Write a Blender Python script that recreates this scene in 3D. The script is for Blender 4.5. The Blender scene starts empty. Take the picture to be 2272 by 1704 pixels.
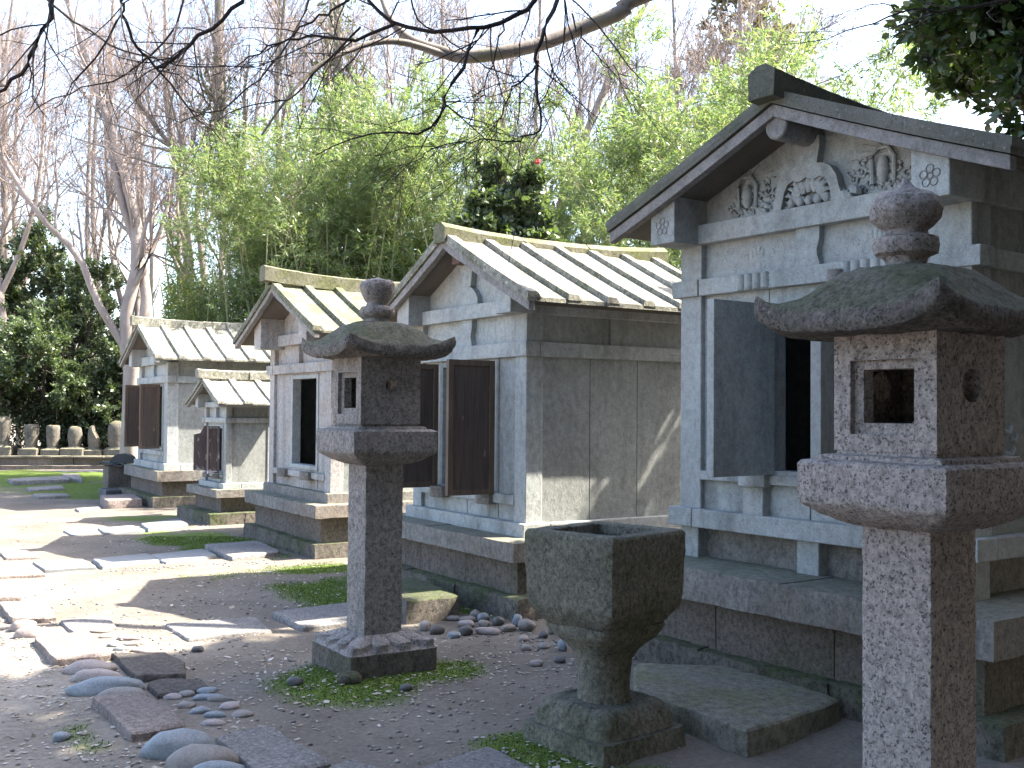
import bpy, bmesh, math, random
import numpy as np
from mathutils import Vector, Matrix, noise as mnoise

random.seed(7)
sc = bpy.context.scene
R = math.radians
PI = math.pi

# ------------------------------------------------------------------ camera
cam_d = bpy.data.cameras.new("camera")
cam = bpy.data.objects.new("camera", cam_d)
sc.collection.objects.link(cam)
sc.camera = cam
cam_d.sensor_width = 36.0
cam_d.lens = 2376.2 / 2272 * 36.0
cam_d.clip_start = 0.05
cam_d.clip_end = 900
_p, _r = 0.02467877, 0.00810773
_f = Vector((0, math.cos(_p), math.sin(_p)))
_u0 = Vector((0, -math.sin(_p), math.cos(_p)))
_r0 = Vector((1, 0, 0))
_rt = _r0 * math.cos(_r) + _u0 * math.sin(_r)
_up = -_r0 * math.sin(_r) + _u0 * math.cos(_r)
cam.matrix_world = Matrix(((_rt.x, _up.x, -_f.x, 0), (_rt.y, _up.y, -_f.y, 0), (_rt.z, _up.z, -_f.z, 1.5), (0, 0, 0, 1)))

# ------------------------------------------------------------------ light
SUN = Vector((0.79, 0.17, 1.0)).normalized()
SUN_EL = math.asin(SUN.z)
SUN_ROT = math.atan2(SUN.x, SUN.y)
w = bpy.data.worlds.new("World")
sc.world = w
w.use_nodes = True
wn = w.node_tree.nodes
wl = w.node_tree.links
bg = wn["Background"]
sky = wn.new("ShaderNodeTexSky")
sky.sky_type = 'NISHITA'
sky.sun_disc = False
sky.sun_elevation = SUN_EL
sky.sun_rotation = SUN_ROT
sky.air_density = 1.0
sky.dust_density = 3.2
sky.ozone_density = 1.0
wl.new(sky.outputs[0], bg.inputs[0])
bg.inputs[1].default_value = 0.15
sun_d = bpy.data.lights.new("sun", 'SUN')
sun_d.energy = 5.0
sun_d.angle = R(0.53)
sun_d.color = (1.0, 0.93, 0.80)
sun = bpy.data.objects.new("sun", sun_d)
sc.collection.objects.link(sun)
sun.location = (8, 0, 14)
sun.rotation_euler = (-SUN).to_track_quat('-Z', 'Y').to_euler()
sc.view_settings.view_transform = 'Standard'
sc.view_settings.look = 'None'
sc.view_settings.gamma = 1.0
sc.view_settings.exposure = 2.45
try:
    sc.cycles.max_bounces = 8
    sc.cycles.transparent_max_bounces = 8
    sc.cycles.use_denoising = True
except Exception:
    pass

# ------------------------------------------------------------------ helpers
def link(o, parent=None):
    sc.collection.objects.link(o)
    if parent is not None:
        o.parent = parent
    return o

def tag(o, label=None, cat=None, group=None, kind=None):
    if label: o["label"] = label
    if cat: o["category"] = cat
    if group: o["group"] = group
    if kind: o["kind"] = kind
    return o

def thing(name, loc, rz, label, cat, group=None):
    o = bpy.data.objects.new(name, None)
    o.empty_display_size = 0.1
    link(o)
    o.location = loc
    o.rotation_euler = (0, 0, rz)
    return tag(o, label, cat, group)

def np_mesh(name, verts, faces, mats, fmat=None, smooth=False):
    """verts (N,3); faces list of arrays, each (M,k)"""
    me = bpy.data.meshes.new(name)
    verts = np.asarray(verts, dtype=np.float32)
    if not isinstance(faces, list): faces = [faces]
    faces = [np.asarray(f, dtype=np.int32) for f in faces if len(f)]
    nl = sum(f.size for f in faces)
    npoly = sum(len(f) for f in faces)
    me.vertices.add(len(verts)); me.vertices.foreach_set("co", verts.ravel())
    me.loops.add(nl); me.polygons.add(npoly)
    me.loops.foreach_set("vertex_index", np.concatenate([f.ravel() for f in faces]))
    tot = np.concatenate([np.full(len(f), f.shape[1], dtype=np.int32) for f in faces])
    start = np.concatenate([[0], np.cumsum(tot)[:-1]]).astype(np.int32)
    me.polygons.foreach_set("loop_start", start)
    me.polygons.foreach_set("loop_total", tot)
    if fmat is not None:
        me.polygons.foreach_set("material_index", np.asarray(fmat, dtype=np.int32))
    if smooth:
        me.polygons.foreach_set("use_smooth", np.ones(npoly, dtype=bool))
    for m in (mats if isinstance(mats, (list, tuple)) else [mats]):
        me.materials.append(m)
    me.update(calc_edges=True)
    me.validate()
    return me

class MB:
    """collects shapes into one mesh"""
    def __init__(s): s.v = []; s.f = []
    def add(s, vs, fs):
        o = len(s.v); s.v.extend([tuple(p) for p in vs]); s.f.extend([tuple(i + o for i in f) for f in fs]); return s
    def box(s, x0, x1, y0, y1, z0, z1):
        vs = [(x0, y0, z0), (x1, y0, z0), (x1, y1, z0), (x0, y1, z0), (x0, y0, z1), (x1, y0, z1), (x1, y1, z1), (x0, y1, z1)]
        return s.add(vs, [(0, 3, 2, 1), (4, 5, 6, 7), (0, 1, 5, 4), (1, 2, 6, 5), (2, 3, 7, 6), (3, 0, 4, 7)])
    def prism_y(s, poly, y0, y1):
        """poly of (x,z) counter-clockwise seen from -y"""
        n = len(poly)
        vs = [(x, y0, z) for x, z in poly] + [(x, y1, z) for x, z in poly]
        fs = [tuple(range(n)), tuple(range(2 * n - 1, n - 1, -1))]
        for i in range(n):
            j = (i + 1) % n
            fs.append((i, i + n, j + n, j))
        return s.add(vs, fs)
    def strip_y(s, top, bot, y0, y1):
        """band between two polylines of (x,z), extruded in y (quads only)"""
        n = len(top)
        vs = []
        for y in (y0, y1):
            vs += [(x, y, z) for x, z in bot] + [(x, y, z) for x, z in top]
        b0, t0, b1, t1 = 0, n, 2 * n, 3 * n
        fs = []
        for i in range(n - 1):
            fs += [(b0 + i, b0 + i + 1, t0 + i + 1, t0 + i), (b1 + i + 1, b1 + i, t1 + i, t1 + i + 1),
                   (t0 + i, t0 + i + 1, t1 + i + 1, t1 + i), (b0 + i + 1, b0 + i, b1 + i, b1 + i + 1)]
        fs += [(b0, t0, t1, b1), (b0 + n - 1, b1 + n - 1, t1 + n - 1, t0 + n - 1)]
        return s.add(vs, fs)
    def loft(s, rings, cap0=True, cap1=True):
        n = len(rings[0]); vs = [p for r in rings for p in r]; fs = []
        for k in range(len(rings) - 1):
            for i in range(n):
                j = (i + 1) % n
                fs.append((k * n + i, k * n + j, (k + 1) * n + j, (k + 1) * n + i))
        if cap0: fs.append(tuple(range(n - 1, -1, -1)))
        if cap1: fs.append(tuple((len(rings) - 1) * n + i for i in range(n)))
        return s.add(vs, fs)
    def tube(s, pts, rad, n=6, caps=True):
        pts = [Vector(p) for p in pts]
        if not hasattr(rad, '__len__'): rad = [rad] * len(pts)
        rings = []
        for i, p in enumerate(pts):
            t = (pts[min(i + 1, len(pts) - 1)] - pts[max(i - 1, 0)]).normalized()
            a = t.cross(Vector((0, 0, 1)) if abs(t.z) < .9 else Vector((1, 0, 0))).normalized()
            b = t.cross(a)
            rings.append([p + (a * math.cos(q) + b * math.sin(q)) * rad[i] for q in [2 * PI * k / n for k in range(n)]])
        return s.loft(rings, caps, caps)
    def ball(s, c, r, n=10, m=6):
        rings = []
        for k in range(1, m):
            th = PI * k / m
            rings.append([(c[0] + r[0] * math.sin(th) * math.cos(2 * PI * i / n), c[1] + r[1] * math.sin(th) * math.sin(2 * PI * i / n), c[2] - r[2] * math.cos(th)) for i in range(n)])
        return s.loft(rings)
    def build(s, name, mat, parent=None, bevel=0.0, smooth=False, rough=None, seg=2):
        bm = bmesh.new()
        vv = [bm.verts.new(p) for p in s.v]
        for f in s.f:
            try: bm.faces.new([vv[i] for i in f])
            except ValueError: pass
        if bevel and rough:
            ed = [e for e in bm.edges if len(e.link_faces) == 2 and e.calc_face_angle(0) > 0.5]
            bmesh.ops.bevel(bm, geom=ed, offset=bevel, segments=2, profile=0.6, affect='EDGES', clamp_overlap=True)
        if rough:
            amp, size, cell = rough[:3]
            for _ in range(6):
                ed = [e for e in bm.edges if e.calc_length() > cell]
                if not ed: break
                bmesh.ops.subdivide_edges(bm, edges=ed, cuts=1, use_grid_fill=True)
            bmesh.ops.triangulate(bm, faces=[f for f in bm.faces if len(f.verts) > 4])
            for v in bm.verts:
                q = v.co / size + Vector((s_seed(name), 3.1, 7.7))
                d = mnoise.noise_vector(q) + 0.5 * mnoise.noise_vector(q * 2.3) + 0.25 * mnoise.noise_vector(q * 5.1)
                v.co += d * amp
        me = bpy.data.meshes.new(name)
        bm.to_mesh(me); bm.free()
        me.materials.append(mat)
        if smooth or rough:
            for p in me.polygons: p.use_smooth = True
        o = bpy.data.objects.new(name, me)
        link(o, parent)
        if rough or smooth:
            try:
                md = o.modifiers.new("smooth", 'NODES'); o.modifiers.remove(md)
            except Exception: pass
            me.set_sharp_from_angle(angle=R(38))
        if bevel and not rough:
            md = o.modifiers.new("bevel", 'BEVEL')
            md.width = bevel; md.segments = seg; md.limit_method = 'ANGLE'; md.angle_limit = R(35)
            md.harden_normals = False
        return o

_seedc = [0.0]
def s_seed(name):
    return _seedc[0]
def reseed():
    _seedc[0] = random.uniform(0, 900)

# --- numpy value noise
def vnoise(x, y, seed=0):
    xi = np.floor(x).astype(np.int64); yi = np.floor(y).astype(np.int64)
    fx = x - xi; fy = y - yi
    fx = fx * fx * (3 - 2 * fx); fy = fy * fy * (3 - 2 * fy)
    def h(a, b):
        n = (a * 374761393 + b * 668265263 + seed * 974634777) & 0xffffffff
        n = ((n ^ (n >> 13)) * 1274126177) & 0xffffffff
        return ((n ^ (n >> 16)) & 0xffff) / 65535.0
    return (h(xi, yi) * (1 - fx) + h(xi + 1, yi) * fx) * (1 - fy) + (h(xi, yi + 1) * (1 - fx) + h(xi + 1, yi + 1) * fx) * fy
def fbm(x, y, seed=0, o=4):
    t = 0; a = 0.5
    for k in range(o):
        t = t + a * vnoise(x * 2 ** k, y * 2 ** k, seed + k); a *= 0.5
    return t

# ------------------------------------------------------------------ materials
class NT:
    def __init__(s, name):
        s.m = bpy.data.materials.new(name); s.m.use_nodes = True
        s.t = s.m.node_tree; s.n = s.t.nodes; s.l = s.t.links
        s.bsdf = s.n["Principled BSDF"]; s.out = s.n["Material Output"]
        s.tc = s.n.new("ShaderNodeTexCoord")
    def noise(s, scale, detail=5, rough=0.6, vec=None, stretch=None):
        nd = s.n.new("ShaderNodeTexNoise"); nd.inputs["Scale"].default_value = scale
        nd.inputs["Detail"].default_value = detail; nd.inputs["Roughness"].default_value = rough
        src = vec or s.tc.outputs["Object"]
        if stretch:
            mp = s.n.new("ShaderNodeMapping"); mp.inputs["Scale"].default_value = stretch
            s.l.new(src, mp.inputs[0]); src = mp.outputs[0]
        s.l.new(src, nd.inputs["Vector"]); return nd.outputs["Fac"]
    def vor(s, scale, feature='F1'):
        nd = s.n.new("ShaderNodeTexVoronoi"); nd.inputs["Scale"].default_value = scale; nd.feature = feature
        s.l.new(s.tc.outputs["Object"], nd.inputs["Vector"]); return nd
    def ramp(s, fac, stops):
        nd = s.n.new("ShaderNodeValToRGB"); e = nd.color_ramp.elements
        while len(e) < len(stops): e.new(0.5)
        for el, (p, c) in zip(e, stops):
            el.position = p; el.color = c if len(c) == 4 else (*c, 1)
        s.l.new(fac, nd.inputs[0]); return nd.outputs[0]
    def mix(s, fac, a, b, typ='MIX'):
        nd = s.n.new("ShaderNodeMix"); nd.data_type = 'RGBA'; nd.blend_type = typ
        for sock, v in ((nd.inputs[0], fac), (nd.inputs[6], a), (nd.inputs[7], b)):
            if hasattr(v, "default_value") or hasattr(v, "links"): s.l.new(v, sock)
            elif isinstance(v, (int, float)): sock.default_value = v
            else: sock.default_value = (*v, 1) if len(v) == 3 else v
        return nd.outputs[2]
    def math(s, op, a, b=None):
        nd = s.n.new("ShaderNodeMath"); nd.operation = op
        for sock, v in zip(nd.inputs, (a, b)):
            if v is None: continue
            if hasattr(v, "links"): s.l.new(v, sock)
            else: sock.default_value = v
        return nd.outputs[0]
    def bump(s, h, strength=0.3, dist=0.01, prev=None):
        nd = s.n.new("ShaderNodeBump"); nd.inputs["Strength"].default_value = strength; nd.inputs["Distance"].default_value = dist
        s.l.new(h, nd.inputs["Height"])
        if prev: s.l.new(prev, nd.inputs["Normal"])
        return nd.outputs[0]
    def done(s, col, rough=0.85, nrm=None, spec=0.3):
        if hasattr(col, "links"): s.l.new(col, s.bsdf.inputs["Base Color"])
        else: s.bsdf.inputs["Base Color"].default_value = (*col, 1)
        if hasattr(rough, "links"): s.l.new(rough, s.bsdf.inputs["Roughness"])
        else: s.bsdf.inputs["Roughness"].default_value = rough
        s.bsdf.inputs["Specular IOR Level"].default_value = spec
        if nrm: s.l.new(nrm, s.bsdf.inputs["Normal"])
        return s.m

BW = lambda v: (v, v, v)

def stone(name, c1, c2, scale=2.5, speck=None, streak=0.0, moss=None, bump=0.25, bdist=0.006, grain=90, rough=0.9, upmoss=None, patch_off=False, chisel=None, tint=None):
    t = NT(name)
    n1 = t.noise(scale, 6, 0.65)
    col = t.mix(t.ramp(n1, [(0.32, BW(0)), (0.68, BW(1))]), c1, c2)
    g = t.noise(grain, 3, 0.7)
    col = t.mix(0.55, col, t.ramp(g, [(0.28, BW(0.45)), (0.5, BW(1.0)), (0.75, BW(1.35))]), 'MULTIPLY')
    big = t.noise(scale * 0.35, 4, 0.6, stretch=(1, 1, 0.7))
    col = t.mix(0.8, col, t.ramp(big, [(0.3, BW(0.78)), (0.7, BW(1.18))]), 'MULTIPLY')
    if speck:  # dark mineral grains or pits: (scale, threshold, colour)
        v = t.noise(speck[0], 3, 0.6)
        pf = t.ramp(v, [(speck[1] - 0.03, BW(0.9)), (speck[1] + 0.05, BW(0))])
        if not patch_off:
            pf = t.math('MULTIPLY', pf, t.ramp(t.noise(scale * 2.1, 4, 0.6), [(0.40, BW(0.12)), (0.62, BW(1))]))
        col = t.mix(pf, col, speck[2])
        if len(speck) > 3:
            v2 = t.noise(speck[0] * 0.8, 2, 0.5, stretch=(1, 1.1, 0.9))
            col = t.mix(t.ramp(v2, [(0.62, BW(0)), (0.68, BW(1))]), col, speck[3])
    if streak:
        sk = t.noise(5, 4, 0.6, stretch=(1, 1, 0.13))
        col = t.mix(t.ramp(sk, [(0.5, BW(0)), (0.75, BW(streak))]), col, (0.07, 0.07, 0.06))
    if moss:  # (colour, scale, lo, hi)
        mm = t.noise(moss[1], 7, 0.7)
        col = t.mix(t.ramp(mm, [(moss[2], BW(0)), (moss[3], BW(1))]), col, moss[0])
    if upmoss:  # growth on upward faces: (colour, amount)
        ge = t.n.new("ShaderNodeNewGeometry"); sp = t.n.new("ShaderNodeSeparateXYZ"); t.l.new(ge.outputs["Normal"], sp.inputs[0])
        f = t.math('MULTIPLY', t.ramp(sp.outputs[2], [(0.25, BW(0)), (0.8, BW(1))]), t.ramp(t.noise(6, 6, 0.7), [(0.3, BW(0.15)), (0.6, BW(upmoss[1]))]))
        col = t.mix(f, col, upmoss[0])
    if tint:   # broad patches of another mineral colour
        tn = t.noise(tint[1], 5, 0.65, stretch=(1, 1, 0.6))
        col = t.mix(t.ramp(tn, [(0.47, BW(0)), (0.68, BW(tint[2]))]), col, tint[0])
    nb = t.bump(t.noise(grain * 0.55, 5, 0.75), bump, bdist)
    nb = t.bump(t.noise(scale * 5, 4, 0.6), bump * 0.8, bdist * 3, nb)
    if chisel:  # tooled or weathered relief: scale, depth, dirt held in the hollows
        cn = t.noise(chisel[0], 9, 0.82, stretch=(1, 1, 0.75))
        nb = t.bump(cn, 1.0, chisel[1], nb)
        col = t.mix(chisel[2], col, t.ramp(cn, [(0.40, BW(0.30)), (0.485, BW(0.92)), (0.60, BW(1.5))]), 'MULTIPLY')
    return t.done(col, rough, nb)

M = {}
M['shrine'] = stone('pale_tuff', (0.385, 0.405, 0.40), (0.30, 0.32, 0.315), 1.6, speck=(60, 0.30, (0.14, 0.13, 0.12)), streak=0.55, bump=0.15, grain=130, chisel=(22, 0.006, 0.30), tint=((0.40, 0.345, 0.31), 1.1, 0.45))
M['shrine_side'] = stone('shaded_side_tuff', (0.30, 0.31, 0.295), (0.225, 0.235, 0.225), 1.8, speck=(60, 0.32, (0.12, 0.11, 0.10)), streak=0.5, bump=0.15, grain=130, chisel=(24, 0.006, 0.3))  # darker copy of the tuff: the side walls' shade is put into the colour
M['shrine_old'] = stone('weathered_tuff', (0.42, 0.385, 0.37), (0.32, 0.32, 0.31), 3.2, speck=(70, 0.33, (0.16, 0.12, 0.10)), streak=0.45, moss=((0.33, 0.24, 0.19), 1.7, 0.5, 0.8), bump=0.2, grain=110, chisel=(30, 0.010, 0.45))
M['slabstone'] = stone('base_slab_stone', (0.25, 0.235, 0.215), (0.18, 0.17, 0.155), 2.2, speck=(80, 0.33, (0.09, 0.08, 0.07)), streak=0.4, moss=((0.11, 0.13, 0.05), 1.3, 0.55, 0.85), bump=0.3, upmoss=((0.15, 0.165, 0.10), 0.6), chisel=(28, 0.012, 0.55), tint=((0.17, 0.13, 0.10), 1.4, 0.6))
M['plinth'] = stone('plinth_stone', (0.20, 0.165, 0.14), (0.145, 0.122, 0.105), 2.0, speck=(60, 0.35, (0.07, 0.06, 0.05)), streak=0.4, moss=((0.075, 0.085, 0.03), 1.1, 0.52, 0.82), bump=0.6, bdist=0.012, chisel=(38, 0.02, 0.7))
M['rough'] = stone('rough_step_stone', (0.19, 0.165, 0.14), (0.12, 0.105, 0.09), 3.0, speck=(40, 0.36, (0.06, 0.05, 0.045)), moss=((0.06, 0.085, 0.02), 1.8, 0.5, 0.75), bump=0.5, bdist=0.015, upmoss=((0.07, 0.10, 0.025), 0.7), chisel=(26, 0.03, 0.75))
M['roof'] = stone('lichen_roof_stone', (0.33, 0.32, 0.275), (0.19, 0.185, 0.15), 3.5, speck=(55, 0.36, (0.13, 0.12, 0.08), (0.50, 0.48, 0.40)), moss=((0.12, 0.125, 0.06), 2.2, 0.5, 0.75), bump=0.4, chisel=(24, 0.015, 0.7))
M['roof_mossy'] = stone('mossy_grey_roof_stone', (0.22, 0.215, 0.165), (0.115, 0.115, 0.08), 3.5, speck=(50, 0.36, (0.06, 0.06, 0.04), (0.45, 0.43, 0.37)), moss=((0.10, 0.115, 0.04), 2.0, 0.45, 0.72), bump=0.4, chisel=(24, 0.015, 0.7))
M['roof_dark'] = stone('mossy_roof_stone', (0.16, 0.152, 0.132), (0.095, 0.095, 0.08), 2.5, speck=(60, 0.36, (0.03, 0.03, 0.025), (0.17, 0.165, 0.15)), moss=((0.055, 0.07, 0.03), 1.5, 0.5, 0.85), bump=0.5)
M['ridge'] = stone('mossy_ridge_stone', (0.20, 0.19, 0.14), (0.115, 0.112, 0.075), 4.0, chisel=(30, 0.012, 0.6), speck=(70, 0.36, (0.08, 0.08, 0.05)), moss=((0.13, 0.15, 0.04), 2.0, 0.45, 0.8), bump=0.3)
M['ridge_dark'] = stone('dark_ridge_stone', (0.125, 0.122, 0.098), (0.065, 0.07, 0.052), 2.5, speck=(60, 0.36, (0.03, 0.03, 0.025), (0.15, 0.15, 0.13)), moss=((0.033, 0.048, 0.018), 1.8, 0.45, 0.8), bump=0.5)
M['barge'] = stone('bargeboard_stone', (0.30, 0.285, 0.28), (0.20, 0.19, 0.18), 2.5, speck=(70, 0.33, (0.1, 0.09, 0.08)), streak=0.3, moss=((0.13, 0.12, 0.06), 2.5, 0.6, 0.85), bump=0.2, chisel=(26, 0.008, 0.4))
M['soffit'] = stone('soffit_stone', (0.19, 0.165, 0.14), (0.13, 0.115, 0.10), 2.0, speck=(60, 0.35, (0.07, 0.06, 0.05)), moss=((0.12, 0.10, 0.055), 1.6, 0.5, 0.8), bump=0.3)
M['granite'] = stone('pink_granite', (0.46, 0.385, 0.35), (0.37, 0.33, 0.31), 1.5, patch_off=True, chisel=(42, 0.012, 0.6), speck=(105, 0.40, (0.075, 0.065, 0.06), (0.43, 0.38, 0.35)), bump=0.45, bdist=0.006, grain=70, moss=((0.27, 0.19, 0.12), 1.1, 0.62, 0.85))
M['granite_grey'] = stone('grey_granite', (0.36, 0.32, 0.295), (0.25, 0.225, 0.21), 2.0, patch_off=True, chisel=(40, 0.012, 0.65), speck=(105, 0.38, (0.06, 0.055, 0.05), (0.33, 0.30, 0.28)), bump=0.45, bdist=0.006, grain=75, streak=0.3, moss=((0.10, 0.10, 0.06), 1.5, 0.6, 0.85))
M['cap'] = stone('mossy_cap_granite', (0.25, 0.22, 0.195), (0.155, 0.14, 0.125), 4.0, chisel=(45, 0.02, 0.75), speck=(100, 0.42, (0.04, 0.038, 0.034), (0.28, 0.25, 0.23)), bump=0.55, bdist=0.008, grain=65, moss=((0.085, 0.09, 0.055), 2.5, 0.5, 0.75), upmoss=((0.085, 0.095, 0.045), 0.85))
M['basin'] = stone('mossy_basin_stone', (0.285, 0.262, 0.205), (0.18, 0.168, 0.125), 3.0, chisel=(46, 0.02, 0.75), speck=(80, 0.37, (0.05, 0.05, 0.04)), bump=0.8, bdist=0.012, moss=((0.075, 0.09, 0.035), 2.0, 0.48, 0.75), streak=0.3, upmoss=((0.13, 0.135, 0.11), 0.5))
M['flag_grey'] = stone('grey_flagstone', (0.25, 0.235, 0.225), (0.17, 0.16, 0.152), 5.0, chisel=(34, 0.014, 0.6), speck=(50, 0.38, (0.08, 0.075, 0.07), (0.33, 0.31, 0.30)), bump=0.5, bdist=0.008)
M['flag_blue'] = stone('blue_flagstone', (0.205, 0.215, 0.225), (0.155, 0.165, 0.17), 3.0, bump=0.25, bdist=0.006)
M['flag_pink'] = stone('pinkish_kerb_stone', (0.29, 0.235, 0.21), (0.19, 0.155, 0.14), 5.0, chisel=(34, 0.016, 0.6), speck=(60, 0.36, (0.09, 0.07, 0.06), (0.36, 0.31, 0.29)), bump=0.5, bdist=0.008, moss=((0.10, 0.085, 0.05), 3.0, 0.6, 0.85))
M['flag_brown'] = stone('brown_schist', (0.165, 0.14, 0.12), (0.10, 0.09, 0.08), 3.5, bump=0.7, bdist=0.015, chisel=(24, 0.025, 0.7))
M['slab_moss'] = stone('big_mossy_slab', (0.25, 0.23, 0.195), (0.17, 0.16, 0.135), 3.0, chisel=(20, 0.02, 0.6), speck=(60, 0.35, (0.07, 0.065, 0.055)), moss=((0.16, 0.165, 0.07), 2.2, 0.42, 0.72), bump=0.5, bdist=0.01)
M['cob_blue'] = stone('blue_grey_cobble', (0.24, 0.265, 0.285), (0.16, 0.18, 0.20), 7.0, bump=0.12, rough=0.6)
M['cob_grey'] = stone('grey_cobble', (0.25, 0.225, 0.205), (0.17, 0.155, 0.145), 7.0, bump=0.12, rough=0.65)
M['cob_pink'] = stone('pale_pink_cobble', (0.34, 0.29, 0.27), (0.25, 0.215, 0.20), 8.0, bump=0.12, rough=0.65)
M['cob_dark'] = stone('dark_cobble', (0.115, 0.11, 0.11), (0.075, 0.075, 0.075), 8.0, bump=0.12, rough=0.6)
M['grave'] = stone('old_gravestone', (0.175, 0.155, 0.135), (0.12, 0.11, 0.095), 3.5, speck=(30, 0.36, (0.07, 0.065, 0.055)), streak=0.3, bump=0.4, chisel=(30, 0.015, 0.5), moss=((0.13, 0.13, 0.07), 2.5, 0.6, 0.85), upmoss=((0.20, 0.19, 0.10), 0.6))
M['tile'] = stone('dark_roof_tile', (0.075, 0.08, 0.085), (0.045, 0.048, 0.052), 5.0, bump=0.2, rough=0.55)

def wood_mat(name, c1, c2, peel=None):
    t = NT(name)
    g = t.noise(7, 6, 0.7, stretch=(3.5, 3.5, 0.35))
    col = t.mix(t.ramp(g, [(0.3, BW(0)), (0.7, BW(1))]), c1, c2)
    wv = t.noise(45, 4, 0.6, stretch=(2.5, 2.5, 0.08))
    col = t.mix(0.6, col, t.ramp(wv, [(0.3, BW(0.5)), (0.7, BW(1.3))]), 'MULTIPLY')
    sc1 = t.noise(30, 3, 0.5, stretch=(1, 1, 0.25))
    col = t.mix(t.ramp(sc1, [(0.70, BW(0)), (0.74, BW(0.5))]), col, (0.3, 0.25, 0.22))
    if peel:
        pn = t.noise(9, 4, 0.6, stretch=(1, 1, 0.45))
        col = t.mix(t.ramp(pn, [(peel, BW(0)), (peel + 0.03, BW(1))]), col, (0.48, 0.42, 0.41))
    return t.done(col, 0.75, t.bump(wv, 0.3, 0.004))
M['wood'] = wood_mat('dark_door_wood', (0.115, 0.085, 0.068), (0.065, 0.05, 0.043))
M['wood_rail'] = wood_mat('door_rail_wood', (0.155, 0.11, 0.078), (0.085, 0.062, 0.048))
M['wood_peel'] = wood_mat('peeling_door_wood', (0.17, 0.125, 0.115), (0.13, 0.10, 0.095), 0.56)
M['wood_red'] = wood_mat('reddish_purlin', (0.16, 0.095, 0.08), (0.10, 0.065, 0.058))

t = NT('basin_water')
M['water'] = t.done((0.012, 0.018, 0.028), 0.06, t.bump(t.noise(9, 2, 0.5), 0.15, 0.01), spec=0.6)

def bark(name, c1, c2, mossc=None):
    t = NT(name)
    col = t.mix(t.ramp(t.noise(3, 6, 0.7, stretch=(1, 1, 0.4)), [(0.35, BW(0)), (0.65, BW(1))]), c1, c2)
    if mossc: col = t.mix(t.ramp(t.noise(2.2, 6, 0.7), [(0.5, BW(0)), (0.7, BW(0.8))]), col, mossc)
    return t.done(col, 0.9, t.bump(t.noise(25, 5, 0.7, stretch=(1, 1, 0.4)), 0.5, 0.02))
M['bark_grey'] = bark('grey_bark', (0.23, 0.20, 0.18), (0.14, 0.12, 0.105), (0.13, 0.13, 0.06))
M['bark_pale'] = bark('pale_bark', (0.34, 0.29, 0.27), (0.22, 0.185, 0.17))
M['bark_dark'] = bark('dark_bark', (0.10, 0.08, 0.07), (0.055, 0.045, 0.04))
M['twig'] = bark('pinkish_twigs', (0.30, 0.245, 0.225), (0.20, 0.16, 0.145))
M['twig_dark'] = bark('dark_twigs', (0.05, 0.04, 0.036), (0.03, 0.025, 0.023))

def leaf_mat(name, cols, rough=0.45, trans=0.45, tcol=None, spec=0.4):
    t = NT(name)
    ge = t.n.new("ShaderNodeNewGeometry")
    col = t.ramp(ge.outputs["Random Per Island"], [(i / (len(cols) - 1), c) for i, c in enumerate(cols)])
    m = t.done(col, rough, None, spec)
    tr = t.n.new("ShaderNodeBsdfTranslucent")
    tc = t.mix(1.0, col, tcol or (1.6, 1.7, 0.7), 'MULTIPLY')
    t.l.new(tc, tr.inputs[0])
    mx = t.n.new("ShaderNodeMixShader"); mx.inputs[0].default_value = trans
    t.l.new(t.bsdf.outputs[0], mx.inputs[1]); t.l.new(tr.outputs[0], mx.inputs[2])
    t.l.new(mx.outputs[0], t.out.inputs[0])
    return m
M['leaf_bamboo'] = leaf_mat('bamboo_leaf', [(0.10, 0.155, 0.065), (0.145, 0.205, 0.08), (0.185, 0.235, 0.095), (0.12, 0.18, 0.09), (0.28, 0.26, 0.16)], 0.38, 0.45, tcol=(1.5, 1.6, 0.9), spec=0.6)
M['leaf_sasa'] = leaf_mat('thicket_leaf', [(0.055, 0.10, 0.04), (0.09, 0.14, 0.045), (0.13, 0.17, 0.06), (0.17, 0.16, 0.07), (0.075, 0.12, 0.06)], 0.5, 0.4)
M['leaf_camellia'] = leaf_mat('camellia_leaf', [(0.06, 0.095, 0.045), (0.085, 0.12, 0.055), (0.115, 0.15, 0.07), (0.065, 0.10, 0.05)], 0.46, 0.3, spec=1.0)
M['leaf_ever'] = leaf_mat('evergreen_leaf', [(0.032, 0.055, 0.022), (0.05, 0.08, 0.026), (0.075, 0.105, 0.035), (0.038, 0.058, 0.028)], 0.3, 0.3, spec=0.7)
M['leaf_cedar'] = leaf_mat('cedar_foliage', [(0.10, 0.085, 0.06), (0.14, 0.11, 0.075), (0.17, 0.125, 0.085), (0.08, 0.09, 0.05)], 0.7, 0.25)
M['leaf_ivy'] = leaf_mat('ivy_leaf', [(0.06, 0.075, 0.045), (0.085, 0.10, 0.055), (0.11, 0.12, 0.07)], 0.35, 0.25, spec=0.7)
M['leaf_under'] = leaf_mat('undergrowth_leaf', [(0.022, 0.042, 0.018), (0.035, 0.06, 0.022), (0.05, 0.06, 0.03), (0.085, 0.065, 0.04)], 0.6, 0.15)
M['culm'] = bark('bamboo_culm', (0.23, 0.25, 0.12), (0.30, 0.29, 0.19))
M['culm_dark'] = bark('dark_culm', (0.04, 0.05, 0.025), (0.03, 0.035, 0.02))
M['moss_blade'] = leaf_mat('moss_tufts', [(0.05, 0.095, 0.012), (0.075, 0.125, 0.018), (0.10, 0.145, 0.03), (0.06, 0.085, 0.02)], 0.9, 0.2)
M['flower'] = leaf_mat('camellia_petals', [(0.55, 0.03, 0.04), (0.65, 0.05, 0.05)], 0.5, 0.3, tcol=(1, .3, .3))
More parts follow.
